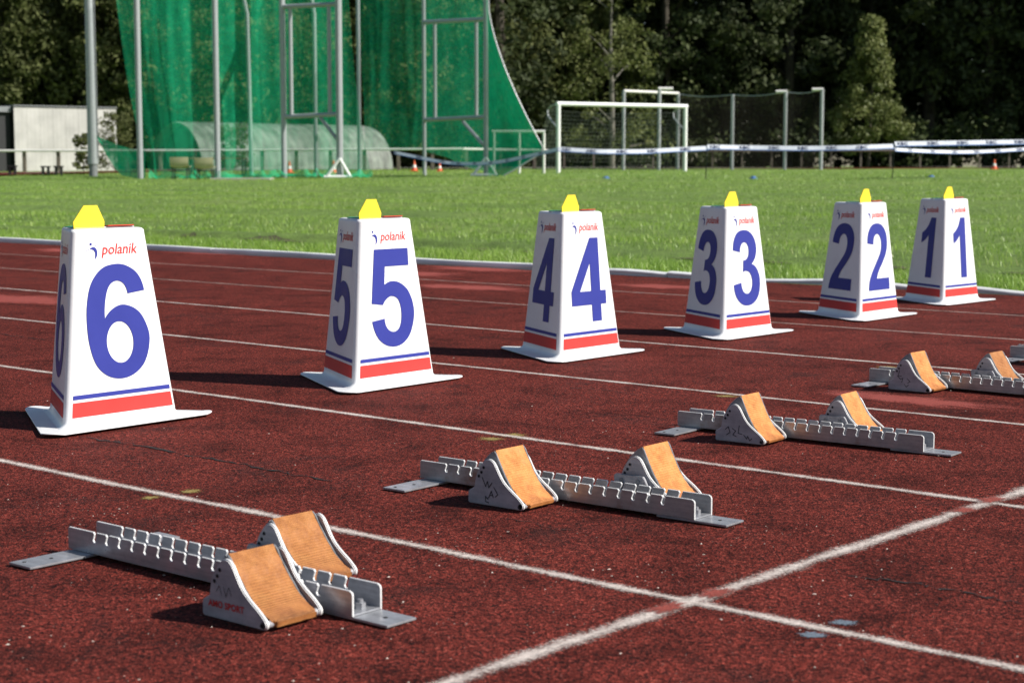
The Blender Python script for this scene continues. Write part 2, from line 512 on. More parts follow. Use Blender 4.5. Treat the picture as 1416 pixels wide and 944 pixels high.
def field_z(x, y):
    nn = np.maximum((x * EN.x + y * EN.y) - KERB_N - .1, 0.0)
    wob = .10 * np.sin(x * 2.3 + y) + .06 * np.sin(x * 5.1 - y * 2.2)
    t = np.clip((nn - 1.72 - wob) / .16, 0, 1)
    return .66 * (1 - np.exp(-(nn / 22.0) ** 1.2)) - .012 + (.035 + .025 * np.sin(x * 1.3 + 2 * y)) * t * t * (3 - 2 * t)


def fz(x, y): return float(field_z(np.array(float(x)), np.array(float(y))))


def at(px, py, D):
    """point seen at photograph pixel px, py at D metres ahead"""
    return Vector(((px - 708) / 2343 * .9947 * D, D, CAM_H + D * math.tan(math.atan((472 - py) / 2343) - PITCH)))


def foot(px, D):
    x = (px - 708) / 2343 * .9947 * D
    return Vector((x, D, fz(x, D)))


# ------------------------------------------------------------------ ground: one sheet to the horizon, the track on it
def build_field():
    ss = sorted(set(np.concatenate([np.linspace(-60, 60, 121), np.linspace(-22, 14, 240), np.array([-900, -400, -200, -110, 110, 200, 400, 900])]).tolist()))
    ns = sorted(set(np.concatenate([np.array([-700, -300, -100, -30, -5, 5]), np.array([KERB_N, KERB_N + .1]), KERB_N + .1 + np.linspace(.5, 90, 90), KERB_N + .1 + np.linspace(1.45, 2.2, 20), np.array([140, 220, 400, 900])]).tolist()))
    V = []
    for n_ in ns:
        for s_ in ss:
            x, y, _ = tp(s_, n_)
            z = fz(x, y) + (0.02 * math.sin(x * .7) * math.sin(y * .5) if n_ > KERB_N + 4 else 0)
            if n_ <= KERB_N: z = -.035
            V.append((x, y, z))
    W = len(ss)
    F = [(j * W + i, j * W + i + 1, (j + 1) * W + i + 1, (j + 1) * W + i) for j in range(len(ns) - 1) for i in range(W - 1)]
    me = bpy.data.meshes.new('field'); me.from_pydata(V, [], F); me.materials.append(M['grass_ground'])
    for q in me.polygons: q.use_smooth = True
    return tag(link('field', me), kind='structure')


field = build_field()

mb = MB()
mb.add([tp(-120, -12), tp(60, -12), tp(60, KERB_N - .02), tp(-120, KERB_N - .02)], [(0, 1, 2, 3)])
track = tag(link('running_track', mb.mesh('running_track', M['track'], fixn=False)), kind='structure')


def strip(name, a, b, w, mat, z=.003, wob=0.0, seg=1, parent=track):
    """painted stripe from a to b (2D), uv.y across it"""
    a, b = Vector(a[:2]), Vector(b[:2]); d = (b - a).normalized(); n = Vector((-d.y, d.x))
    V, F, U = [], [], []
    L = (b - a).length
    for i in range(seg + 1):
        q = a + (b - a) * (i / seg)
        k = rnd.uniform(-wob, wob)
        for sd in (-1, 1):
            p = q + n * (sd * w / 2 + k); V.append((p.x, p.y, z)); U.append((L * i / seg, (sd + 1) / 2))
    for i in range(seg): F.append((2 * i, 2 * i + 2, 2 * i + 3, 2 * i + 1))
    me = bpy.data.meshes.new(name); me.from_pydata(V, [], F)
    uv = me.uv_layers.new(name='UVMap')
    for lp in me.loops: uv.data[lp.index].uv = U[lp.vertex_index]
    me.materials.append(mat)
    o = link(name, me, parent)
    return o


LINES_N = [1.31, 2.525, 3.755, 4.975, 6.19, 7.43, 8.64]
for i, n_ in enumerate(LINES_N):
    strip('lane_line', tp(-70, n_), tp(40, n_), .062 if i < 3 else .058, M['paint_line'] if i < 5 else M['paint_far'], .0020, .004, 220)
S0 = Vector((.352, 3.085))
s0 = S0.dot(EU.to_2d())
strip('start_line', tp(s0, -6), tp(s0, KERB_N - .05), .078, M['paint_line'], .0032, .002, 60)


def blot(name, px, py, rx, ry, mat, z, parent=track, rot=0.0, npt=22, rough=.25):
    """irregular mark lying on the track; px, py read off the photograph, turned into a spot on the ground"""
    d = Vector(((px - 708) / 2343, 1, -(py - 472) / 2343))
    c, s_ = math.cos(PITCH), math.sin(PITCH)
    d = Vector((d.x, c * d.y + s_ * d.z, -s_ * d.y + c * d.z)); t = -CAM_H / d.z
    cx, cy = d.x * t, d.y * t
    V = [(cx, cy, z)]; U = [(0, .5)]
    for k in range(npt):
        a = 2 * math.pi * k / npt; q = 1 + rnd.uniform(-rough, rough)
        x, y = rx * q * math.cos(a), ry * q * math.sin(a)
        V.append((cx + x * math.cos(rot) - y * math.sin(rot), cy + x * math.sin(rot) + y * math.cos(rot), z)); U.append((0, 0.0))
    F = [(0, k + 1, (k + 1) % npt + 1) for k in range(npt)]
    me = bpy.data.meshes.new(name); me.from_pydata(V, [], F)
    uv = me.uv_layers.new(name='UVMap')
    for lp in me.loops: uv.data[lp.index].uv = U[lp.vertex_index]
    me.materials.append(mat)
    return link(name, me, parent)


zz = .0009
for (px, py, rx, ry, rot, mt) in [
        (924, 842, .055, .028, 49, 'track_patch'), (988, 822, .05, .03, 49, 'track_patch'), (1335, 707, .05, .03, 49, 'track_patch'), (1372, 693, .055, .03, 49, 'track_patch'),
        (25, 414, .62, .30, -41, 'track_new'), (90, 346, .5, .3, -41, 'track_new'), (640, 397, .55, .22, -41, 'track_new'), (560, 378, .5, .3, -41, 'track_new'),
        (910, 396, .45, .22, -41, 'track_new'), (1255, 553, .36, .12, -41, 'track_new'), (300, 350, .6, .3, -41, 'track_new'), (660, 372, .6, .25, -41, 'track_new'),
        (1168, 861, .028, .022, 0, 'paint_blue'), (1122, 878, .026, .020, 0, 'paint_blue'),
        (262, 680, .032, .035, -41, 'paint_yellow'), (208, 688, .034, .035, -41, 'paint_yellow'), (709, 602, .05, .05, -41, 'paint_yellow'), (678, 607, .05, .05, -41, 'paint_yellow'),
        (1003, 548, .06, .05, -41, 'paint_yellow'), (1228, 508, .06, .05, -41, 'paint_yellow')]:
    zz += .00003
    blot('paint_patch', px, py, rx, ry, M[mt], zz + (.0036 if mt == 'track_patch' else 0), rot=R(rot))


def g_at(px, py):
    d = Vector(((px - 708) / 2343, 1, -(py - 472) / 2343)); c, s_ = math.cos(PITCH), math.sin(PITCH)
    d = Vector((d.x, c * d.y + s_ * d.z, -s_ * d.y + c * d.z)); t = -CAM_H / d.z
    return Vector((d.x * t, d.y * t))


def crack(pts, w):
    P = [g_at(*q) for q in pts]; V, F = [], []
    Q = []
    for a, b in zip(P[:-1], P[1:]):
        for k in range(9): Q.append(a.lerp(b, k / 9) + Vector((rnd.uniform(-.008, .008), rnd.uniform(-.014, .014))))
    for i, q in enumerate(Q):
        ww = w * rnd.choice([.35, .6, 1, 1.3, .2]); V += [(q.x, q.y - ww, .0017), (q.x, q.y + ww, .0017)]
    F = [(2 * i, 2 * i + 2, 2 * i + 3, 2 * i + 1) for i in range(len(Q) - 1)]
    me = bpy.data.meshes.new('crack'); me.from_pydata(V, [], F); me.materials.append(M['crack']); return link('crack', me, track)


crack([(110, 604), (180, 614), (260, 630), (330, 641), (398, 655), (470, 668)], .0075)
crack([(1170, 796), (1260, 806), (1350, 822), (1416, 836)], .005)
crack([(700, 716), (770, 731), (830, 739)], .0025)
crack([(0, 462), (60, 470), (120, 474)], .006)
crack([(790, 536), (850, 541), (890, 548)], .004)

# pale flecks of grit and dry bits on the track
V, F = [], []
for i in range(760):
    if i < 420: px, py = rnd.uniform(-30, 1450), 470 + 500 * rnd.random() ** .8
    else:
        cx_, cy_ = rnd.choice([(1170, 880), (640, 770), (880, 800), (560, 860), (150, 720), (1050, 740), (600, 760), (1290, 620), (120, 700), (820, 610), (1200, 790), (300, 830)])
        px, py = rnd.gauss(cx_, 60), rnd.gauss(cy_, 16)
    q = g_at(px, py); s_ = .0005 + .0014 * rnd.random() ** 6; a = rnd.random() * 6.28; b = len(V); l_ = 1 + rnd.random() * 1.5
    if q.dot(EN.to_2d()) > KERB_N - .1: continue
    for k, (dx, dy) in enumerate([(-l_, -1), (l_, -1), (l_, 1), (-l_, 1)]):
        V.append((q.x + s_ * (dx * math.cos(a) - dy * math.sin(a)), q.y + s_ * (dx * math.sin(a) + dy * math.cos(a)), .0040)); 
    V.append((q.x, q.y, .0040 + s_)); F += [(b, b + 1, b + 4), (b + 1, b + 2, b + 4), (b + 2, b + 3, b + 4), (b + 3, b, b + 4)]
me = bpy.data.meshes.new('grit'); me.from_pydata(V, [], F); me.materials.append(M['grit'])
tag(link('grit', me), 'pale grit and dry flecks scattered over the red track', 'grit', kind='stuff')

# furrow between uncut edge and mown lawn, its shade painted as dark strips
M['furrow_shade'] = pbr('furrow_shade_strip', (.060, .060, .022), .95, var=.4, scale=14, bump=.8, bscale=40)
s_ = -22.0
while s_ < 14:
    L = rnd.uniform(.3, 1.3); V = []; nn_ = KERB_N + 1.68 + rnd.uniform(-.08, .08); k_ = 9
    for i in range(k_ + 1):
        for sd in (-1, 1):
            u = i / k_; w = (.01 + .10 * math.sin(math.pi * u) * rnd.uniform(.6, 1.2)) * sd
            x, y, _ = tp(s_ + L * u, nn_ + w + .04 * math.sin(s_ * 3 + u * 5)); V.append((x, y, fz(x, y) + .012))
    me = bpy.data.meshes.new('furrow_shade_strip'); me.from_pydata(V, [], [(2 * i, 2 * i + 2, 2 * i + 3, 2 * i + 1) for i in range(k_)]); me.materials.append(M['furrow_shade'])
    link('furrow_shade_strip', me, field)
    s_ += L + rnd.uniform(.1, .9)

# kerb along the inside of the track: aluminium-white lengths butted end to end, some of them warped
kerb = tag(empty('kerb', tp(0, KERB_N)), kind='structure')
s_ = -36.0
while s_ < 12:
    L = 2.0 if rnd.random() < .7 else 1.2
    warped = -10.2 < s_ < -4.6
    V, F = [], []; nseg = 10
    ph = rnd.uniform(0, 6); tilt = rnd.uniform(-.01, .01); off = rnd.uniform(-.008, .008)
    prof = [(-.026, 0.0), (-.026, .016), (-.034, .016), (-.034, .032), (-.024, .044), (.02, .048), (.03, .042), (.032, 0)]
    for i in range(nseg + 1):
        t = i / nseg; ss_ = s_ + t * (L - .012)
        dn = off + tilt * (t - .5) * 2 + (.030 * math.sin(ss_ * 3.1 + ph) if warped else .006 * math.sin(ss_ * 2 + ph))
        dz = (.012 * math.sin(ss_ * 4.3 + ph) if warped else .003 * math.sin(ss_ * 3 + ph))
        for (pn, pz) in prof:
            q = EU * ss_ + EN * (pn + dn); V.append((q.x, q.y, max(pz * (.7 if warped else 1) + dz * (pz > .01), 0.0)))
    m_ = len(prof)
    for i in range(nseg):
        for k in range(m_ - 1): F.append((i * m_ + k, i * m_ + k + 1, (i + 1) * m_ + k + 1, (i + 1) * m_ + k))
    F += [tuple(range(m_)), tuple(nseg * m_ + k for k in range(m_))[::-1]]
    me = bpy.data.meshes.new('kerb_segment'); me.from_pydata(V, [], F); me.materials.append(M['kerb']); shade(me, 40)
    link('kerb_segment', me, kerb)
    s_ += L


# ------------------------------------------------------------------ grass blades
def blades():
    P, H, Wd, Hue, Lean = [], [], [], [], []
    def zone(n0, n1, dens, h0, h1, wid, cap=None):
        # sample in track frame over the part of the lawn in view
        s0_, s1_ = -75, 45
        A = (n1 - n0) * (s1_ - s0_); N = int(A * dens)
        n_ = rng.uniform(n0, n1, N); s_ = rng.uniform(s0_, s1_, N)
        x = EU.x * s_ + EN.x * n_; y = EU.y * s_ + EN.y * n_
        k = (y > 6) & (np.abs(x) < .33 * y + .8) & (y < 75)
        return x[k], y[k], n_[k]
    out = []
    for (n0, n1, dens, h0, h1, w) in [(0.02, .35, 1700, .05, .135, .0046), (.35, 1.25, 1200, .06, .125, .0046), (1.25, 1.62, 420, .02, .05, .005), (1.62, 2.02, 90, .012, .03, .005), (2.02, 5, 360, .03, .065, .006),
                                      (5, 12, 240, .03, .06, .006), (12, 24, 85, .03, .06, .0095), (24, 44, 24, .03, .06, .018)]:
        x, y, n_ = zone(KERB_N + n0 + .03, KERB_N + n1, dens, h0, h1, w)
        N = len(x)
        cl = .5 + .5 * np.sin(x * 2.1 + 1.3 * np.sin(y * 1.7)) * np.sin(y * 2.6 + 1.1 * np.sin(x * 1.3))
        h = (h0 + (h1 - h0) * rng.random(N)) * (.7 + .6 * cl)
        out.append((x, y, h, np.full(N, w), np.clip(.22 + .45 * rng.random(N) + .25 * cl + (rng.random(N) > .95) * .4, 0, 1)))
    x, y, h, w, hue = [np.concatenate([o[i] for o in out]) for i in range(5)]
    N = len(x); z = field_z(x, y) - .006
    a = rng.uniform(0, 2 * np.pi, N); ln = rng.uniform(.15, .9, N) * h; la = rng.uniform(0, 2 * np.pi, N)
    ca, sa = np.cos(a) * w / 2, np.sin(a) * w / 2; lx, ly = np.cos(la) * ln, np.sin(la) * ln
    V = np.zeros((N, 5, 3))
    V[:, 0] = np.stack([x - ca, y - sa, z], 1); V[:, 1] = np.stack([x + ca, y + sa, z], 1)
    V[:, 2] = np.stack([x + ca * .8 + lx * .35, y + sa * .8 + ly * .35, z + h * .6], 1)
    V[:, 3] = np.stack([x - ca * .8 + lx * .35, y - sa * .8 + ly * .35, z + h * .6], 1)
    V[:, 4] = np.stack([x + lx, y + ly, z + h * .95], 1)
    idx = np.arange(N)[:, None] * 5
    Q = (idx + np.array([[0, 1, 2, 3]])).ravel(); T = (idx + np.array([[3, 2, 4]])).ravel()
    me = bpy.data.meshes.new('grass')
    me.vertices.add(N * 5); me.vertices.foreach_set('co', V.ravel())
    me.loops.add(len(Q) + len(T)); me.loops.foreach_set('vertex_index', np.concatenate([Q, T]))
    me.polygons.add(2 * N)
    me.polygons.foreach_set('loop_start', np.concatenate([np.arange(N) * 4, 4 * N + np.arange(N) * 3]))
    me.polygons.foreach_set('use_smooth', np.ones(2 * N, bool))
    me.update(calc_edges=True)
    at_ = me.attributes.new('hue', 'FLOAT', 'POINT'); at_.data.foreach_set('value', np.repeat(hue, 5))
    me.materials.append(M['blade'])
    tag(link('grass', me), 'bright green grass of the infield beyond the kerb', 'grass', kind='stuff')
    print('blades', N)


blades()

# ------------------------------------------------------------------ lane marker boxes: three-sided hollow pyramids on a wide flange
RB, RT, HB = .262, .170, .607


def face_s(z): return math.sqrt(3) * (.2535 + (.1608 - .2535) * z / HB)


def tri_ring(rc, r, z, n=7):
    """rounded triangle, corners at -150, -30, 90 degrees; rc sharp-corner radius, r rounding"""
    out = []
    for a in (-150, -30, 90):
        c = Vector((math.cos(R(a)), math.sin(R(a)))) * (rc - 2 * r)
        for k in range(n):
            t = R(a - 60 + 120 * k / (n - 1)); out.append((c.x + r * math.cos(t), c.y + r * math.sin(t), z))
    return out


def box_body(curl):
    rings = []
    rbody = lambda z: RB + (RT - RB) * z / HB
    rings.append(tri_ring(.402, .045, .0008))
    rings.append(tri_ring(.404, .046, .0022))
    rings.append(tri_ring(.402, .045, .0040))
    rings.append(tri_ring(rbody(0) + .050, .030, .0062))
    for k in range(1, 6):
        a = k / 5 * math.pi / 2
        rings.append(tri_ring(rbody(.03) + .044 * (1 - math.sin(a)), .026 - .008 * k / 5, .0085 + .024 * (1 - math.cos(a))))
    for z in (.12, .25, .4, .55): rings.append(tri_ring(rbody(z), .018, z))
    for k in range(0, 6):
        a = k / 5 * math.pi / 2
        rings.append(tri_ring(rbody(.595) - .024 * (1 - math.cos(a)), .018 - .004 * k / 5, HB - .012 + .012 * math.sin(a)))
    V, F = [], []
    n = len(rings[0])
    for i, rg in enumerate(rings):
        for (x, y, z) in rg:
            if i < 4:   # flange corners spring up a little
                d = math.hypot(x, y); z += curl * max(0, (d - .27) / .1) ** 2 * (1 if i < 3 else .4)
            V.append((x, y, z))
    for i in range(len(rings) - 1):
        for k in range(n):
            j = (k + 1) % n; F.append((i * n + k, i * n + j, (i + 1) * n + j, (i + 1) * n + k))
    F.append(tuple((len(rings) - 1) * n + k for k in range(n)))
    F.append(tuple(range(n))[::-1])
    me = bpy.data.meshes.new('marker_body'); me.from_pydata(V, [], F); me.materials.append(M['white']); shade(me, 50)
    return me


GL = {
    1: [[(.22, 0, 1), (.42, 0, 1), (.42, 1, 1), (.26, 1, 1), (.20, .885), (.11, .80), (0, .745, 1), (0, .575, 1), (.12, .625), (.22, .71, 1)]],
    2: [[(.665, .175, 1), (.665, 0, 1), (0, 0, 1), (.035, .14), (.12, .26), (.30, .44), (.42, .57), (.455, .695), (.42, .80), (.335, .84), (.245, .795), (.21, .685, 1), (.02, .705, 1), (.06, .86), (.17, .965), (.34, 1.0), (.51, .965), (.62, .86), (.65, .72), (.61, .565), (.49, .42), (.34, .28), (.275, .175, 1)]],
    3: [[(.02, .735, 1), (.055, .87), (.15, .97), (.31, 1.0), (.47, .965), (.575, .87), (.61, .745), (.575, .63), (.475, .54, 1), (.585, .485), (.65, .39), (.665, .29), (.625, .13), (.50, .02), (.325, -.015), (.16, .02), (.04, .125), (0, .275, 1), (.19, .30, 1), (.23, .185), (.325, .145), (.425, .19), (.465, .30), (.425, .41), (.33, .45), (.245, .435, 1), (.265, .595, 1), (.37, .625), (.41, .72), (.38, .805), (.305, .835), (.225, .795), (.195, .705, 1)]],
    4: [[(.40, 0, 1), (.59, 0, 1), (.59, .2, 1), (.70, .2, 1), (.70, .365, 1), (.59, .365, 1), (.59, 1, 1), (.42, 1, 1), (0, .37, 1), (0, .2, 1), (.40, .2, 1)], [(.40, .365, 1), (.40, .70, 1), (.175, .365, 1)]],
    5: [[(.095, 1, 1), (.62, 1, 1), (.62, .82, 1), (.245, .82, 1), (.222, .632, 1), (.33, .665), (.47, .64), (.60, .54), (.665, .34), (.60, .13), (.48, .02), (.325, -.015), (.17, .02), (.06, .11), (0, .265, 1), (.195, .285, 1), (.23, .18), (.325, .14), (.42, .185), (.46, .325), (.425, .465), (.33, .51), (.245, .485), (.18, .425, 1), (.01, .447, 1)]],
    6: [[(.47, .735, 1), (.66, .755, 1), (.60, .90), (.48, .98), (.355, 1.0), (.20, .965), (.075, .84), (.015, .66), (0, .48), (.015, .30), (.075, .13), (.19, .03), (.345, -.005), (.50, .03), (.62, .13), (.685, .32), (.655, .46), (.57, .58), (.42, .64), (.30, .615), (.20, .53, 1), (.212, .66), (.25, .78), (.30, .835), (.37, .852), (.435, .82)],
        [(.35 + .148 * math.cos(a), .315 + .182 * math.sin(a)) for a in [2 * math.pi * k / 10 for k in range(10)]]]}
LOGO_TXT = text_mesh('polanik', .040, .22, .00045, 1.0)
_xs = [q[0] for q in LOGO_TXT[0]]
LOGO_W = max(_xs) - min(_xs)


def lane_marker(num, x, y, yaw, curl, label):
    t = tag(empty('lane_marker', (x, y, .003), yaw), label, 'lane marker', 'numbered lane marker boxes along the start')
    link('marker_body', box_body(curl), t)
    # face frames: outward normal at -90 (front), 150 (side), 30 (back)
    for fi, a in enumerate((-90, 150, 30)):
        nrm = Vector((math.cos(R(a)), math.sin(R(a)), 0)); u = Vector((-nrm.y, nrm.x, 0))
        def put(off):
            def f(p, z):
                rb = RB + (RT - RB) * z / HB
                inr = rb / 2 + off
                q = nrm * inr + u * p; return (q.x, q.y, z)
            return f
        gw = max(q[0] for q in curve_pts(GL[num][0])); hgt = .352
        loops = [[((q[0] - gw / 2) * hgt * .97 + .002, .145 + q[1] * hgt) for q in curve_pts(lp)] for lp in GL[num]]
        link('number', flat_mesh('number', loops, M['blue'], put(.0016)), t)
        for (z0, z1, mt, nm) in ((.040, .085, 'red', 'red_stripe'), (.094, .107, 'blue', 'blue_stripe')):
            w0, w1 = face_s(z0) / 2 - .022, face_s(z1) / 2 - .022
            link(nm, flat_mesh(nm, [[(-w0, z0), (w0, z0), (w1, z1), (-w1, z1)]], M[mt], put(.0014)), t)
        k = .138 / LOGO_W
        f = put(.0012)
        me = bpy.data.meshes.new('brand_lettering')
        me.from_pydata([f(q[0] * k + .024, .528 + q[1] * k) for q in LOGO_TXT[0]], [], LOGO_TXT[1]); me.materials.append(M['red'])
        link('brand_lettering', me, t)
        ox, oz = -.072, .534
        body = curve_pts([(-.012, .013, 1), (.004, .017), (.013, .008), (.013, -.008), (.002, -.022, 1), (.006, -.006), (.003, .006), (-.012, .011, 1)])
        head = [(-.008 + .0042 * math.cos(2 * math.pi * q / 12), .0265 + .0042 * math.sin(2 * math.pi * q / 12)) for q in range(12)]
        jav = [(-.034, .0045, 1), (.024, .0285, 1), (-.012, .0160, 1)]
        jav = [(-.034, .004), (-.014, .0108), (-.014, .0122), (-.034, .0048)], [(.008, .0195), (.024, .0268), (.024, .0276), (.006, .0204)]
        for lp in [body, head, *jav]:
            pass
        link('brand_emblem', flat_mesh('brand_emblem', [[(q[0] + ox, q[1] + oz) for q in lp] for lp in [body, head, *jav]], M['blue'], put(.0012)), t)
    # hinged call cards on top: yellow raised, red and green lying flat
    inr = RT / 2 - .016
    yc = [(0, 0), (.112, 0), (.114, .020), (.088, .070), (.038, .070), (-.002, .020)]
    mb = MB(); n = len(yc); X0 = -.122
    mb.add([(X0 + q[0], -inr + .004, HB + .001 + q[1]) for q in yc] + [(X0 + q[0], -inr + .0065, HB + .001 + q[1]) for q in yc],
           [tuple(range(n)), tuple(range(n, 2 * n))[::-1]] + [(i, (i + 1) % n, n + (i + 1) % n, n + i) for i in range(n)])
    link('yellow_card', mb.mesh('yellow_card', M['yellow']), t)
    mb = MB(); mb.box((.050, -inr + .028, HB + .0055), (.100, .062, .003), Matrix.Rotation(R(-4), 3, 'X')); link('red_card', mb.mesh('red_card', M['redcard'], bevel=.0006), t)
    mb = MB(); mb.box((-.040, .020, HB + .0030), (.05, .075, .003), Matrix.Rotation(R(30), 3, 'Z')); link('green_card', mb.mesh('green_card', M['greencard'], bevel=.0006), t)
    mb = MB(); mb.tube([(-.118, -inr + .006, HB + .0025), (.105, -inr + .006, HB + .0025)], .0022, 8); link('hinge', mb.mesh('hinge', M['galv'], smooth=True), t)
    return t


for (num, x, y, yaw, curl) in [(6, -1.305, 5.296, 50.6, .012), (5, -.524, 6.261, 51.0, .006), (4, .237, 7.205, 50.3, .005), (3, 1.029, 8.105, 49.3, .005), (2, 1.856, 9.049, 49.7, .006), (1, 2.558, 10.056, 46.7, .005)]:
    lane_marker(num, x, y, R(yaw), curl, 'white three-sided lane marker box with a blue number %s and raised yellow card' % ['', 'one', 'two', 'three', 'four', 'five', 'six'][num])

# ------------------------------------------------------------------ starting blocks
RW, RH, RL, TH = .075, .046, .842, .0048
PITCHN = .0415


def rail_wall():
    """side wall outline in x,z with slanted hooked slots cut from the top edge"""
    z0, z1 = .006, .006 + RH
    p = [(0, z0), (RL, z0), (RL, z1 - .008), (RL - .002, z1 - .003), (RL - .008, z1)]
    x = RL - .085
    slots = []
    while x > .072:
        slots.append(x); x -= PITCHN
    for x in slots:
        d = .0225
        p += [(x + .0058, z1), (x + .0044, z1 - .004), (x + .0004, z1 - d + .008), (x + .0016, z1 - d + .003), (x - .0014, z1 - d), (x - .0062, z1 - d + .001), (x - .0076, z1 - d + .006), (x - .0058, z1 - d + .010), (x - .0026, z1 - .004), (x - .0060, z1)]
    p += [(.004, z1), (0, z1 - .004)]
    return p


WALL = prism_mesh('rail_wall', rail_wall(), 0, TH, M['galv'], bevel=.0009, seg=1, smooth=False, edge=M['sunlit_edge'])
WALL_R = prism_mesh('rail_wall', rail_wall(), 0, TH, M['galv_rust'], bevel=.0009, seg=1, smooth=False, edge=M['sunlit_edge'])
mb = MB(); mb.box((RL / 2, RW / 2, .0078), (RL - .002, RW - 2 * TH - .0006, .0035)); FLOOR = mb.mesh('rail_floor', M['galv'])
mb = MB(); mb.box((0, 0, 0), (.074, .375, .0045)); REARP = mb.mesh('rear_plate', M['galv'], bevel=.0008)
mb = MB(); mb.box((0, 0, 0), (.19, RW - .001, .0045)); FRONTP = mb.mesh('front_plate', M['galv'], bevel=.0008)
mb = MB(); mb.tube([(0, 0, 0), (0, 0, .009)], .0085, 6); mb.tube([(0, 0, .009), (0, 0, .014)], .0045, 10); BOLT = mb.mesh('bolt', M['galv'])
mb = MB(); mb.tube([(0, 0, 0), (0, 0, .0006)], .0042, 12); HOLE = mb.mesh('hole', M['hole'])
mb = MB(); mb.tube([(0, 0, 0), (0, -.0006, 0)], .0036, 12); HOLEY = mb.mesh('hole', M['hole'])

SIDE = [(0, .004), (.004, .001), (.160, .001), (.168, .003), (.171, .009), (.169, .016), (.162, .023), (.149, .033), (.128, .047), (.109, .063), (.096, .081), (.087, .096), (.080, .105), (.072, .110), (.063, .111),
        (.053, .107), (.037, .089), (.027, .072), (.022, .056), (.020, .041), (.012, .036), (.002, .030), (0, .026)]
SIDE = curve_pts([(*q, 1) if q in ((0, .004), (.004, .001), (.160, .001), (.020, .041), (0, .026)) else q for q in SIDE], 3)
SIDE_ME = prism_mesh('side_plate', SIDE, 0, .008, M['cast'], bevel=.0020, seg=3, edge=M['sunlit_edge'])
SECT = [(.160, .006), (.150, .020), (.128, .046), (.110, .076), (.096, .105), (.086, .128), (.080, .135), (.066, .129), (.046, .112), (.031, .092), (.022, .070), (.018, .052), (.022, .040), (.06, .022), (.12, .006)]
PADC = [(.083, .137), (.090, .121), (.098, .105), (.107, .086), (.118, .066), (.130, .048), (.143, .034), (.156, .0225), (.168, .0145), (.177, .0105)]
PW = .103     # pad width
PED_W = .134  # over both side plates


PIV = (.161, .009)


def tilt_pts(P, deg):
    c, s_ = math.cos(R(deg)), math.sin(R(deg))
    return [(PIV[0] + (x - PIV[0]) * c - (z - PIV[1]) * s_, max(.0035, PIV[1] + (z - PIV[1]) * c + (x - PIV[0]) * s_)) for x, z in P]


def sector_mesh(deg):
    a = prism_mesh('pedal', tilt_pts(SECT, deg), 0.0, .004, M['cast_dark'], bevel=.001, seg=1)
    bm = bmesh.new(); bm.from_mesh(a)
    b2 = bm.copy()
    geo = bmesh.ops.duplicate(bm, geom=bm.verts[:] + bm.edges[:] + bm.faces[:])['geom']
    for v in geo:
        if isinstance(v, bmesh.types.BMVert): v.co.y += PED_W - .026
    # backing plate under the pad, joining both sectors
    pr = tilt_pts(PADC, deg)
    top = [Vector((q[0] - .0125, 0, q[1] - .006)) for q in pr]; low = [Vector((q[0] - .0165, 0, q[1] - .008)) for q in pr]
    ring = top + low[::-1]
    A = [bm.verts.new((q.x, .0045, q.z)) for q in ring]; B = [bm.verts.new((q.x, PED_W - .0265, q.z)) for q in ring]
    n = len(ring)
    for i in range(n):
        j = (i + 1) % n; bm.faces.new((A[i], A[j], B[j], B[i]))
    bmesh.ops.recalc_face_normals(bm, faces=bm.faces)
    b2.free(); bm.to_mesh(a); bm.free(); shade(a, 40)
    return a



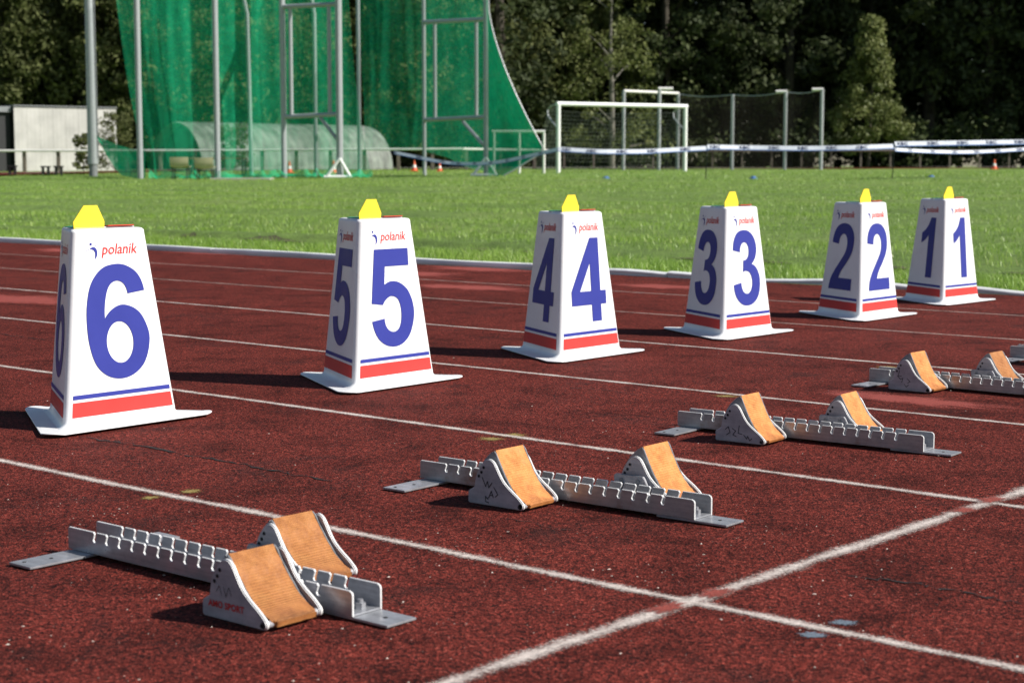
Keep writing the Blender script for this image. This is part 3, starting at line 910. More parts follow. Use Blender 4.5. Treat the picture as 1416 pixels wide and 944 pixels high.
def pad_mesh(seed, deg):
    rr = random.Random(seed); PADC_ = PADC[:-3] + [PADC[-3], PADC[-2], PADC[-1]]; PADT = tilt_pts(PADC_, deg)
    C = []
    for i in range(len(PADT) - 1):
        for k in range(3):
            t = k / 3; C.append((PADT[i][0] + (PADT[i + 1][0] - PADT[i][0]) * t, PADT[i][1] + (PADT[i + 1][1] - PADT[i][1]) * t))
    C.append(PADT[-1])
    n = len(C); th = .012; m = 13
    V, F, U = [], [], []
    T = []
    for i in range(n):
        a = C[max(i - 1, 0)]; b = C[min(i + 1, n - 1)]; d = Vector((b[0] - a[0], b[1] - a[1])).normalized(); T.append((d.y * -1, d.x))  # outward normal (x,z)
    ragged = [rr.uniform(-.0015, .0008) for _ in range(m)]
    for layer in (0, 1):
        for i in range(n):
            for j in range(m):
                y = .0 + PW * j / (m - 1) + (rr.uniform(-.0006, .0006) if j in (0, m - 1) else 0)
                nx, nz = T[i]; nx, nz = -abs(nx) * -1, abs(nz)
                k = -th if layer else rr.uniform(-.0003, .0003) + (-.0012 if j in (0, m - 1) or i == 0 else 0)
                x, z = C[i][0] + nx * k, C[i][1] + nz * k
                if i == n - 1: x += ragged[j]; 
                if i >= n - 3 and j in (0, m - 1): y += .006 if j == 0 else -.006     # corners torn off at the toe
                V.append((x, y, max(z, .004))); U.append((j / (m - 1), i / (n - 1)))
    o = n * m
    for i in range(n - 1):
        for j in range(m - 1):
            F.append((i * m + j, (i + 1) * m + j, (i + 1) * m + j + 1, i * m + j + 1)); F.append((o + i * m + j, o + i * m + j + 1, o + (i + 1) * m + j + 1, o + (i + 1) * m + j))
    for i in range(n - 1):
        F.append((i * m, o + i * m, o + (i + 1) * m, (i + 1) * m)); F.append((i * m + m - 1, (i + 1) * m + m - 1, o + (i + 1) * m + m - 1, o + i * m + m - 1))
    for j in range(m - 1):
        F.append((j, j + 1, o + j + 1, o + j)); q = (n - 1) * m; F.append((q + j, o + q + j, o + q + j + 1, q + j + 1))
    me = bpy.data.meshes.new('pad'); me.from_pydata(V, [], F)
    uv = me.uv_layers.new(name='UVMap')
    for lp in me.loops: uv.data[lp.index].uv = U[lp.vertex_index]
    me.materials.append(M['pad_worn' if seed in (1, 3) else 'pad'])
    bm = bmesh.new(); bm.from_mesh(me); bmesh.ops.recalc_face_normals(bm, faces=bm.faces); bm.to_mesh(me); bm.free()
    shade(me, 50)
    return me


_cache = {}


def tilted(kind, k, deg):
    key = (kind, k, deg)
    if key not in _cache: _cache[key] = sector_mesh(deg) if kind == 'sector' else pad_mesh(k, deg)
    return _cache[key]


mb = MB(); mb.tube([(.161, 0, .0088), (.161, PED_W, .0088)], .0066, 14); PIN = mb.mesh('pivot_pin', M['cast'], smooth=True)
BRK = prism_mesh('mounting_bracket', [(.010, .026), (.108, .026), (.113, .034), (.098, .060), (.093, .066), (.014, .066), (.009, .061)], 0, .009, M['cast'], bevel=.001)
mb = MB(); mb.tube([(0, 0, 0), (0, -.0022, 0)], .0058, 12); mb.tube([(0, -.0022, 0), (0, -.0026, 0)], .0025, 6); SCREW = mb.mesh('screw', M['cast_dark'])
AMO = text_mesh('AMO SPORT', .0165, 0, .0005, 1.05)


def scribble(lines, w=.0010):
    """marker strokes on the plate, x,z polyline thickened, lying just off the plate"""
    mb = MB()
    for ln in lines:
        for a, b in zip(ln[:-1], ln[1:]):
            a, b = Vector(a), Vector(b); d = (b - a).normalized() * w; n = Vector((-d.y, d.x))
            y = -.0005 - .00004 * len(mb.f)
            q = [a - n - d, b - n + d, b + n + d, a + n - d]
            mb.add([(p.x, y, p.y) for p in q], [(0, 1, 2, 3)])
    return mb.mesh('marker_scribble', M['ink'], fixn=False)


W1 = [(.046, .066), (.056, .046), (.062, .058), (.066, .044), (.076, .056)]
LAC = [[(.082, .046), (.094, .030), (.086, .024)], [(.066, .020), (.074, .036), (.080, .022)], [(.070, .026), (.078, .027)], [(.064, .016), (.056, .022), (.056, .010), (.066, .008)]]
SCR = {2: scribble([W1] + LAC), 3: scribble([[(.084, .050), (.080, .028), (.094, .026)], [(.060, .040), (.072, .034), (.062, .022), (.074, .018)], [(.036, .036), (.046, .044), (.052, .028), (.040, .020)], [(.100, .024), (.110, .014), (.114, .022), (.120, .010), (.128, .016)]]),
       4: scribble([[(.046, .070), (.040, .050), (.054, .052)], [(.036, .052), (.050, .040), (.060, .044), (.056, .030)], [(.078, .044), (.090, .034), (.080, .028)], [(.066, .024), (.074, .014), (.084, .022)]]),
       1: scribble([[(.040, .050), (.048, .062), (.054, .046)], [(.060, .060), (.066, .044), (.074, .062), (.080, .048)]], .0005)}


def pedal(block, tip, near, blk, pad_i, deg):
    """near pedals stand on the camera side of the rail, far ones beyond it; local x runs toe-ward"""
    y0 = -.020 - PED_W if near else RW + .020
    p = link('pedal', tilted('sector', 0, deg), block, (tip - .171, y0 + .013, .0025))
    a = link('side_plate', SIDE_ME, p, (0, -.013, 0)); b = link('side_plate', SIDE_ME, p, (0, PED_W - .008 - .013, 0))
    link('pad', tilted('pad', pad_i, deg), p, (0, 0.003, 0))
    link('pivot_pin', PIN, p, (0, -.013, 0))
    yb = PED_W - .013 + .0003 if near else -.013 - .0093
    link('mounting_bracket', BRK, p, (0, yb - (0 if near else 0), 0))
    for sx in (.032, .080):
        link('screw', SCREW, p, (sx, (yb - .0003) if not near else -.0131, .052) if not near else (sx, yb - .0003, .052))
    for (hx, hz) in ((.035, .068), (.043, .078), (.050, .090)):
        link('bolt_hole', HOLEY, p, (hx, -.0134, hz))
    link('bolt_hole', HOLEY, p, (.158, -.0134, .008))
    if near and blk in SCR:
        link('marker_scribble', SCR[blk], p, (0, -.0134, 0))
    if near and blk == 1:
        me = bpy.data.meshes.new('brand_lettering'); me.from_pydata([(q[0] + .066, -.0004, .022 + q[1] - q[0] * 0) for q in AMO[0]], [], AMO[1]); me.materials.append(M['redprint'])
        link('brand_lettering', me, p, (0, -.0137, 0))
    return p


def starting_block(k, x, y, ang, near_tip, far_tip, tilts, label):
    sc = {2: .985, 3: .95, 4: .965, 5: .965}.get(k, 1.0); near_tip /= sc; far_tip /= sc
    t = tag(empty('starting_block', (x, y, .003), R(ang)), label, 'starting block', 'starting blocks set on the lanes')
    t.scale = (sc, 1, 1)
    link('rail_wall', WALL if k == 1 else WALL_R, t); link('rail_wall', WALL if k in (1, 3) else WALL_R, t, (0, RW - TH, 0)); link('rail_floor', FLOOR, t)
    link('rear_plate', REARP, t, (.048, RW / 2, .0028)); link('front_plate', FRONTP, t, (RL - .01, RW / 2, .0028))
    for (bx, by) in ((RL - .022, RW / 2 + .004), (.06, RW / 2)): link('bolt', BOLT, t, (bx, by, .0096)).scale = (1.2, 1.2, 1.25)
    for (bx, by) in ((RL + .045, RW / 2), (.048, -.075), (.048, RW + .075), (.035, -.13)): link('hole', HOLE, t, (bx, by, .0052))
    a, b = {1: (1, 3), 4: (0, 1)}.get(k, (0, 2)); pedal(t, near_tip, True, k, a, tilts[0]); pedal(t, far_tip, False, k, b, tilts[1])
    return t


starting_block(1, -.925, 3.470, -40.2, .790, .625, (12, 12), 'starting block with red lettering, its two orange pedals set close together')
starting_block(2, -.235, 4.272, -38.9, .460, .705, (4, 2), 'starting block on the lane of marker six with a W scribbled on its pedal')
starting_block(3, .508, 5.148, -37.0, .385, .588, (1, 6), 'starting block on the lane of marker five with stained rail and scribbled pedal')
starting_block(4, 1.328, 6.254, -41.5, .330, .520, (1, 6), 'starting block beside a bright red track patch on the lane of marker four')
starting_block(5, 2.083, 7.045, -41.1, .330, .520, (1, 6), 'starting block on the lane of marker three, partly out of sight')


# ------------------------------------------------------------------ throwing cage with green net
def cage():
    D1, D2 = 50.0, 57.0
    c0 = foot(430, D1)
    t = tag(empty('throwing_cage', c0), 'tall throwing cage of grey posts hung with green netting', 'cage')
    def loc(v): return Vector(v) - c0
    def post(pts, r, nm='post', mat='pole'):
        mb = MB(); mb.tube([loc(q) for q in pts], r, 10); return link(nm, mb.mesh(nm, M[mat], smooth=True), t)
    TOP = -80
    for px, D, r in ((194, 49.3, .085), (301, 49.0, .085), (393, 49.6, .085), (470, 48.6, .10)):
        post([foot(px, D) - Vector((0, 0, .05)), at(px, TOP, D)], r)
    for (pxs, D) in (([(341, TOP), (341, 0), (345, 20), (348, 244)], 54.5), ([(432, TOP), (434, 0), (437, 20), (437, 243)], 54.5), ([(497, TOP), (497, 243)], 56.5), ([(587, TOP), (587, 241)], 55.0), ([(672, TOP), (672, 244)], 51.0)):
        pts = [at(a, b, D) for a, b in pxs]; pts[-1] = foot(pxs[-1][0], D) - Vector((0, 0, .05)); post(pts, .065 if D > 52 else .075)
    # gate leaves
    def gate(x0, x1, i0, i1, ya, yb, Da, Db, brace):
        def dd(px): return Da + (Db - Da) * (px - x0) / (x1 - x0)
        for y in (ya, yb): post([at(x0, y + 2, dd(x0)), at(x1, y - 2, dd(x1))], .07, 'gate_bar')
        for x in (i0, i1): post([at(x, yb, dd(x)), at(x, ya, dd(x))], .06, 'gate_upright')
        post([at(brace[0], brace[1], dd(brace[0])), at(brace[2], brace[3], dd(brace[2]))], .055, 'gate_brace')
    gate(393, 470, 404, 457, 8, 160, 49.6, 48.6, (443, 162, 468, 195))
    gate(587, 672, 602, 659, 29, 164, 55.0, 51.0, (640, 168, 668, 200))
    # white A-shaped feet
    for px, D in ((470, 48.5), (672, 50.8)):
        f = foot(px, D)
        mb = MB()
        for dx in (-.38, .30): mb.tube([loc(f + Vector((dx, -.05, .03))), loc(f + Vector((0, -.05, .55)))], .045, 8)
        mb.tube([loc(f + Vector((-.45, -.05, .03))), loc(f + Vector((.35, -.05, .03)))], .05, 8)
        link('foot', mb.mesh('foot', M['gwhite'], smooth=True), t)
    # hanging nets: rows of columns, each column (px, D) with folds
    def net(cols, mat, ptop, bottom, nm, fold=.25, seed=0, nz=30):
        rr = random.Random(seed); V, F = [], []
        dense = []
        for (a, b) in zip(cols[:-1], cols[1:]):
            k_ = max(3, int(abs(b[0] - a[0]) / 3))
            for k in range(k_):
                u = k / k_; dense.append(tuple(a[i] + (b[i] - a[i]) * u for i in range(len(a))))
        dense.append(cols[-1]); nC = len(dense); p1, p2, p3 = [rr.uniform(0, 6) for _ in range(3)]
        for ci, cc in enumerate(dense):
            px_t, D, px_b, sag = cc[0], cc[1], cc[2], cc[3]
            for k in range(nz + 1):
                u = k / nz; px = px_t + (px_b - px_t) * u ** 1.5
                q = at(px, ptop, D); g = foot(px, D)
                z = q.z + (g.z + bottom - sag - q.z) * u
                w = .4 + .6 * math.sin(math.pi * min(u * 1.1, 1))
                dy = fold * w * (math.sin(ci * .35 + p1 + u * 1.3) * .6 + .5 * math.sin(ci * .13 + p2 - u * 2) + .25 * math.sin(ci * .9 + p3))
                V.append(tuple(loc((g.x + .12 * math.sin(ci * .3 + u * 4 + p3) * u, D + .35 + dy, max(z, g.z + .02)))))
        for ci in range(nC - 1):
            for k in range(nz):
                a = ci * (nz + 1) + k; F.append((a, a + nz + 1, a + nz + 2, a + 1))
        me = bpy.data.meshes.new(nm); me.from_pydata(V, [], F); me.materials.append(M[mat]); shade(me, 80)
        return link(nm, me, t)
    net([(156, 50.2, 205, .0), (194, 49.6, 212, .0), (301, 49.4, 303, .0), (393, 50.0, 395, .0), (470, 49.0, 480, .0), (479, 48.9, 513, .0)], 'net', TOP, .04, 'net', .10, 3)
    net([(200, 54.5, 230, 0), (260, 56.5, 260, 0), (345, 55.0, 345, 0), (437, 55.0, 437, 0), (475, 56.2, 478, 0)], 'net3', TOP, .3, 'net', .18, 4)
    net([(497, 56.6, 500, -.75), (587, 55.2, 587, -.75), (672, 51.2, 672, 0)], 'net2', TOP, .05, 'net', .16, 5)
    # flaring end net pulled out to the side
    V, F = [], []; nz, nx = 40, 14
    for k in range(nz + 1):
        u = k / nz; py = TOP + (244 - TOP) * u
        right = 676 + (78 * max(0, (py - 10) / 200) ** 1.45 if py < 207 else 80 - (py - 207) * 1.6)
        for i in range(nx + 1):
            w = i / nx; px = 672 + (right - 672) * w; D = 51.3 - 2.8 * w + .25 * math.sin(w * 9 + u * 3) * u
            q = at(px, py, D); q.z = max(q.z, fz(q.x, q.y) + .03); V.append(tuple(loc(q)))
    for k in range(nz):
        for i in range(nx):
            a = k * (nx + 1) + i; F.append((a, a + 1, a + nx + 2, a + nx + 1))
    me = bpy.data.meshes.new('net'); me.from_pydata(V, [], F); me.materials.append(M['net_dense']); shade(me, 80); link('net', me, t)
    # hem rope of that flare
    mb = MB(); mb.tube([Vector(V[k * (nx + 1) + nx]) + Vector((0, -.02, 0)) for k in range(nz + 1)], .022, 6); link('hem_rope', mb.mesh('hem_rope', M['pole'], smooth=True), t)
    # loose lower corner of the net dragged over to the lamp mast
    V, F = [], []; n1, n2 = 16, 10
    for i in range(n1 + 1):
        u = i / n1
        topx, topy = 135 + 66 * u, 188 + 20 * math.sin(u * 1.5)
        botx, boty = 135 + 66 * u, 190 + 57 * math.sin(min(1, u * 1.5) * 1.57)
        for k in range(n2 + 1):
            w = k / n2; px, py = topx + (botx - topx) * w, topy + (boty - topy) * w; D = 56.0 - 6 * u + .3 * math.sin(u * 8 + w * 5)
            q = at(px, py, D); q.z = max(q.z, fz(q.x, q.y) + .03); V.append(tuple(loc(q)))
    for i in range(n1):
        for k in range(n2):
            a = i * (n2 + 1) + k; F.append((a, a + 1, a + n2 + 2, a + n2 + 1))
    me = bpy.data.meshes.new('loose_net'); me.from_pydata(V, [], F); me.materials.append(M['net_dense']); shade(me, 80); link('loose_net', me, t)
    # crumpled net along the foot
    V, F = [], []; n1, n2 = 110, 5
    for i in range(n1 + 1):
        px = 205 + 310 * i / n1; D = 49.2 + .5 * math.sin(i * .3)
        for k in range(n2 + 1):
            w = k / n2; q = foot(px, D - .5 * w); V.append(tuple(loc(q + Vector((0, 0, .05 + .22 * (1 - w) * (.6 + .4 * math.sin(i * .7 + 2 * math.sin(i * .23))) + .03 * math.sin(i * 1.7 + k * 2))))))
    for i in range(n1):
        for k in range(n2):
            a = i * (n2 + 1) + k; F.append((a, a + 1, a + n2 + 2, a + n2 + 1))
    me = bpy.data.meshes.new('net_hem'); me.from_pydata(V, [], F); me.materials.append(M['net']); shade(me, 80); link('net_hem', me, t)


cage()
f = foot(335, 48.4); mb = MB(); mb.box((0, 0, .03), (1.7, 1.0, .07)); tag(link('slab', mb.mesh('slab', M['concrete'], bevel=.01), None, f), 'grey concrete slab lying in the grass before the green cage', 'slab')

# ------------------------------------------------------------------ lamp mast
f = foot(129, 56.5); t = tag(empty('floodlight_mast', f), 'tall grey tapering floodlight mast beside the green cage', 'mast')
mb = MB(); mb.tube([(0, 0, .4), (0, 0, 5), (-.02, 0, 12), (-.03, 0, 16)], [.175, .15, .12, .10], 14); link('shaft', mb.mesh('shaft', M['pole'], smooth=True), t)
mb = MB(); mb.tube([(0, 0, -.05), (0, 0, .42)], .14, 12); link('base', mb.mesh('base', M['shed_roof'], smooth=True), t)
mb = MB(); mb.tube([(.18, -.05, .6), (.145, -.05, 15)], .022, 6); link('conduit', mb.mesh('conduit', M['shed_roof']), t)
mb = MB(); mb.box((0, 0, 16), (1.6, .3, .35)); link('lamp_head', mb.mesh('lamp_head', M['shed_roof'], bevel=.03), t)


# ------------------------------------------------------------------ chairs, tables, stools, cones
def chair(px, D, rz, label):
    t = tag(empty('chair', foot(px, D), rz), label, 'chair', 'cream chairs by the cage')
    t.scale = (1.25, 1.25, 1.05)
    # bucket shell: back and seat bent from one sheet, local -y is the front
    mb = MB(); prof = [(.22, .60), (.205, .48), (.18, .38), (.14, .325), (.05, .30), (-.12, .31), (-.2, .335)]
    V = []
    for i, (y, z) in enumerate(prof):
        for k in range(7):
            w = (k - 3) / 3; hw = .21; V.append((w * hw, y - .015 * w * w * (z > .33), z + .035 * w * w * (z < .36)))
    F = [(i * 7 + k, i * 7 + k + 1, (i + 1) * 7 + k + 1, (i + 1) * 7 + k) for i in range(len(prof) - 1) for k in range(6)]
    V2 = [(x, y + .012, z - .012) for x, y, z in V]; n = len(V)
    mb.add(V + V2, F + [tuple(n + q for q in f_[::-1]) for f_ in F]); link('seat_shell', mb.mesh('seat_shell', M['cream'], smooth=True, fixn=False), t)
    for sx in (-.17, .17):
        for sy in (-.14, .14):
            mb = MB(); mb.tube([(sx, sy, 0), (sx * .9, sy * .9, .3)], .014, 8); link('leg', mb.mesh('leg', M['black'], smooth=True), t)


chair(250, 48.2, R(180), 'cream plastic chair set apart from the post on the slab')
chair(284, 48.2, R(180), 'cream plastic chair standing beside a cage post')


def table(px0, px1, D, z, mat, nm, label, depth=.5, grp=None):
    a, b = foot(px0, D), foot(px1, D); L = b.x - a.x; c = (a + b) / 2
    t = tag(empty(nm, (c.x, c.y, fz(c.x, c.y))), label, nm.split('_')[-1], grp)
    mb = MB(); mb.box((0, 0, z), (L, depth, .05)); link('top', mb.mesh('top', M[mat], bevel=.006), t)
    for sx in (-1, 1):
        for sy in (-1, 1):
            mb = MB(); mb.box((sx * (L / 2 - .06), sy * (depth / 2 - .06), z / 2 - .01), (.045, .045, z - .02)); link('leg', mb.mesh('leg', M['black']), t)


table(264, 340, 52.5, .60, 'brown', 'folding_table', 'brown topped table standing inside the green cage', .7)
for px, lab in ((17, 'low black stool in front of the dark end of the shed'), (63, 'low black stool in front of the white shed wall, farther from the mast'), (81, 'low black stool in front of the white shed wall, nearer the mast')):
    table(px - 6, px + 6, 60, .34, 'black', 'low_stool', lab, .3, 'low black stools')


def cone(px, D, h, label):
    t = tag(empty('traffic_cone', foot(px, D)), label, 'cone', 'small marker cones on the field')
    mb = MB(); mb.tube([(0, 0, .03), (0, 0, h * .35)], [h * .26, h * .19], 14); mb.tube([(0, 0, h * .6), (0, 0, h)], [h * .125, h * .05], 14); link('cone_body', mb.mesh('cone_body', M['orange'], smooth=True), t)
    mb = MB(); mb.tube([(0, 0, h * .35), (0, 0, h * .6)], [h * .19, h * .125], 14, False); link('white_band', mb.mesh('white_band', M['gwhite'], smooth=True), t)
    mb = MB(); mb.box((0, 0, .02), (h * .7, h * .7, .04)); link('base', mb.mesh('base', M['orange'], bevel=.008), t)


cone(573, 66, .42, 'orange cone beside the cage post in front of the barrel hut')
cone(608, 66, .36, 'small orange cone behind the green gate between its uprights')
cone(400, 62, .45, 'orange cone seen through the green net at the gate post')
cone(461, 60, .50, 'orange cone by the white foot of the cage gate')
cone(1375, 70, .42, 'lone red orange cone in front of the dark wood')


def disc(px, py, D, label):
    f = foot(px, D)
    mb = MB(); mb.tube([(0, 0, 0), (0, 0, .02), (0, 0, .07)], [.11, .10, .045], 14); tag(link('marker_disc', mb.mesh('marker_disc', M['tape_blue'], smooth=True), None, f), label, 'disc', 'blue marker discs on the lawn')


disc(838, 247, 44, 'small blue marker disc on the lawn in front of the goal mouth')
disc(1042, 248, 43, 'small blue marker disc on the lawn in front of the ball stop net')
disc(1288, 250, 42, 'small blue marker disc on the lawn beyond the tape stake')


# ------------------------------------------------------------------ football goal
def cord_net(corners, nu, nv, w, name, mat, parent, base, sag=0.0):
    """net of cords spanning four corners (a b / d c), each cord a thin square bar"""
    a, b, c, d = [Vector(q) for q in corners]; mb = MB()
    def pt(u, v):
        q = (a * (1 - u) + b * u) * (1 - v) + (d * (1 - u) + c * u) * v
        return q + Vector((0, sag * math.sin(math.pi * u) * math.sin(math.pi * v), -.5 * sag * math.sin(math.pi * u) * (1 - v)))
    for i in range(nu + 1): mb.tube([pt(i / nu, k / 6) - base for k in range(7)], w, 3, False)
    for j in range(nv + 1): mb.tube([pt(k / 8, j / nv) - base for k in range(9)], w, 3, False)
    return link(name, mb.mesh(name, M[mat]), parent)


def goal():
    L, Rr = foot(772, 58.6), foot(947, 61.2)
    t = tag(empty('football_goal', (L + Rr) / 2), 'white football goal with a curved net stay standing on the lawn', 'goal')
    b = (L + Rr) / 2
    zt = at(772, 143, 58.6).z; zr = at(947, 148, 61.2).z; zt = (zt + zr) / 2
    LT, RT_ = Vector((L.x, L.y, zt)), Vector((Rr.x, Rr.y, zt))
    for p0, p1 in ((L, LT), (Rr, RT_)):
        mb = MB(); mb.tube([p0 - b - Vector((0, 0, .05)), p1 - b], .075, 12); link('post', mb.mesh('post', M['gwhite'], smooth=True), t)
    mb = MB(); d = (RT_ - LT).normalized() * .07; mb.tube([LT - b - d, RT_ - b + d], .075, 12); link('crossbar', mb.mesh('crossbar', M['gwhite'], smooth=True), t)
    bk = Vector((-.42, .9, 0)) * 1.0
    for T, P in ((LT, L), (RT_, Rr)):
        pts = [T - b, T - b + bk * .55 + Vector((0, 0, -.05)), T - b + bk * .85 + Vector((0, 0, -.18)), T - b + bk * .82 + Vector((0, 0, -.38)), T - b + bk * .45 + Vector((0, 0, -.62)), T - b + Vector((0, 0, -.85))]
        mb = MB(); mb.tube(pts, .03, 8); link('net_stay', mb.mesh('net_stay', M['pole'], smooth=True), t)
    bt = bk * .85 + Vector((0, 0, -.2)); gl = Vector((-.9, 1.9, 0))
    cord_net([LT + bt, RT_ + bt, Rr + gl, L + gl], 36, 16, .006, 'net', 'goalnet', t, b, .15)
    cord_net([LT, LT + bt, L + gl, L], 8, 16, .006, 'net', 'goalnet', t, b)
    cord_net([RT_, RT_ + bt, Rr + gl, Rr], 8, 16, .006, 'net', 'goalnet', t, b)


goal()


# white tube frame next to the cage flare
def frame():
    D = 57.0; a, b = foot(682, D), foot(752, D); c = (a + b) / 2
    t = tag(empty('tube_barrier', c), 'low white tube frame with middle rail beside the green net', 'frame')
    zt, zm = at(682, 182, D).z - c.z, at(682, 208, D).z - c.z
    for px in (683, 718, 752):
        q = foot(px, D) - c; mb = MB(); mb.tube([q - Vector((0, 0, .05)), Vector((q.x, q.y, zt))], .05, 10); link('upright', mb.mesh('upright', M['fence_white'], smooth=True), t)
    for z in (zt, zm):
        mb = MB(); mb.tube([Vector((a.x - c.x - .05, 0, z)), Vector((b.x - c.x + .05, 0, z))], .05 if z == zt else .035, 10); link('rail', mb.mesh('rail', M['fence_white'], smooth=True), t)


frame()


# ball-stop net on tall posts with short top arms
def ballstop():
    ps = [(862, 126, 72), (911, 123, 70), (937, 130, 74), (1012, 131, 72), (1085, 127, 70), (1135, 124, 69)]
    c = foot(1012, 72)
    t = tag(empty('ball_stop_net', c), 'ball stop net of tall grey posts with short top arms and dark netting', 'net fence')
    tops = []
    for i, (px, py, D) in enumerate(ps):
        f = foot(px, D); q = at(px, py, D); tops.append(q)
        mb = MB(); mb.tube([f - c - Vector((0, 0, .05)), Vector((f.x, f.y, q.z)) - c], .075, 10); link('post', mb.mesh('post', M['pole'], smooth=True), t)
        if i in (1, 4, 5):
            dx = .55 if i == 1 else -.4
            mb = MB(); mb.tube([q - c + Vector((-.05 if dx > 0 else .05, 0, 0)), q - c + Vector((dx, .05, 0))], .07, 10); link('top_arm', mb.mesh('top_arm', M['fence_white'], smooth=True), t)
    mb = MB(); mb.tube([tops[0] - c, tops[2] - c + Vector((.0, 0, .02))], .06, 10); link('top_bar', mb.mesh('top_bar', M['fence_white'], smooth=True), t)
    # head rope and the netting hanging from it
    rope = []
    for a, b in zip(tops[2:-1], tops[3:]):
        for k in range(8):
            u = k / 8; q = a.lerp(b, u); rope.append(q + Vector((0, .1, -.10 * math.sin(math.pi * u))))
    rope.append(tops[-1] + Vector((0, .1, 0)))
    mb = MB(); mb.tube([q - c for q in rope], .022, 6); link('head_rope', mb.mesh('head_rope', M['pole'], smooth=True), t)
    V, F = [], []
    for i, q in enumerate(rope):
        g = Vector((q.x, q.y, fz(q.x, q.y) + .05))
        for k in range(13):
            p = q.lerp(g, k / 12); p.y += .25 * math.sin(i * .8 + k * .5) * math.sin(math.pi * k / 12); V.append(tuple(p - c))
    for i in range(len(rope) - 1):
        for k in range(12):
            a = i * 13 + k; F.append((a, a + 13, a + 14, a + 1))
    me = bpy.data.meshes.new('net'); me.from_pydata(V, [], F); me.materials.append(M['ballnet']); shade(me, 80); link('net', me, t)


ballstop()

# ------------------------------------------------------------------ printed barrier tape and its stakes
KBC = text_mesh('KBC', .115, 0, .003)


def tape(pts, D, w, label, mat='tape', twist=0.0):
    """pts: photograph pixels the tape passes through, hung at D metres (may change along it)"""
    Q = []
    for (a, b) in zip(pts[:-1], pts[1:]):
        n = max(2, int((b[0] - a[0]) / 10))
        for k in range(n):
            u = k / n; Q.append(at(a[0] + (b[0] - a[0]) * u, a[1] + (b[1] - a[1]) * u + 0 * u, a[2] + (b[2] - a[2]) * u))
    Q.append(at(*pts[-1]))
    for _ in range(3): Q = [Q[0]] + [(Q[i - 1] + Q[i] * 2 + Q[i + 1]) / 4 for i in range(1, len(Q) - 1)] + [Q[-1]]
    c = Q[0].copy(); t = tag(empty('barrier_tape', c), label, 'tape', 'printed barrier tapes across the field')
    V, F = [], []
    for i, q in enumerate(Q):
        tw = twist * math.sin(i * .11); ln = .02 * math.sin(i * .5)
        ty = w * (.55 + .3 * tw); V += [tuple(q - c + Vector((0, ln + ty, w * .5))), tuple(q - c + Vector((0, ln - ty * .68, -w * .34))), tuple(q - c + Vector((0, ln - ty, -w * .5)))]
    n = len(Q)
    me = bpy.data.meshes.new('ribbon'); me.from_pydata(V, [], [(3 * i, 3 * i + 1, 3 * i + 4, 3 * i + 3) for i in range(n - 1)]); me.materials.append(M[mat]); link('ribbon', me, t)
    me = bpy.data.meshes.new('border'); me.from_pydata(V, [], [(3 * i + 1, 3 * i + 2, 3 * i + 5, 3 * i + 4) for i in range(n - 1)]); me.materials.append(M['tape_blue']); link('border', me, t)
    L = 0; nxt = .25
    for i in range(n - 1):
        d = Q[i + 1] - Q[i]; L += d.length
        if L > nxt:
            nxt = L + .64; e = d.normalized(); k = w / .17; ty = w * (.55 + .3 * twist * math.sin(i * .11)); ln = .02 * math.sin(i * .5)
            up = Vector((0, 2 * ty, w)).normalized() * math.sqrt(1 + 4 * ty * ty / w / w); off = Vector((0, -.012, .005))
            mb = MB(); mb.add([Q[i] - c + Vector((0, ln, 0)) + off + e * (q[0] * k * 1.7) + up * ((q[1] - .032) * k * 1.15) for q in KBC[0]], KBC[1])
            link('printed_word', mb.mesh('printed_word', M['navy'], fixn=False), t)


tape([(545, 211, 50), (580, 218, 49.5), (612, 225, 49), (645, 227.5, 48), (690, 225, 46), (735, 215, 44), (772, 206.5, 42.5)], 45, .10, 'printed barrier tape sagging from the cage to the goal post', twist=.25)
tape([(772, 206.5, 42.5), (830, 210, 42), (890, 210, 42), (948, 206.5, 42), (980, 205, 42)], 42, .115, 'printed barrier tape stretched across the goal mouth')
tape([(978, 203.5, 42), (1040, 204.5, 42), (1110, 205.5, 41.5), (1180, 204.5, 41), (1236, 202.5, 41)], 42, .12, 'printed barrier tape stretched in front of the ball stop net')
tape([(1237, 199.5, 41), (1290, 198.5, 41), (1350, 197.5, 41), (1450, 196, 41)], 41, .12, 'upper of the two tapes in front of the dark wood')
tape([(1237, 207, 41.3), (1280, 209.5, 42.2), (1330, 211, 43), (1380, 209, 43.5), (1450, 204, 44)], 42, .085, 'lower of the two tapes in front of the dark wood', twist=.5)
for px, top, D, lab in ((978, 197, 42.2, 'thin dark stake where the tape ends before the ball stop net'), (1236, 196, 41.2, 'thin dark stake carrying the two tapes before the dark wood')):
    f = foot(px - 2, D); q = at(px, top, D)
    mb = MB(); mb.tube([(0, 0, -.05), tuple(q - f)], .012, 8); mb.tube([tuple((q - f) * .985), tuple((q - f) * 1.03)], .02, 8)
    tag(link('tape_stake', mb.mesh('tape_stake', M['shed_dark'], smooth=True), None, f), lab, 'stake', 'stakes of the barrier tape')

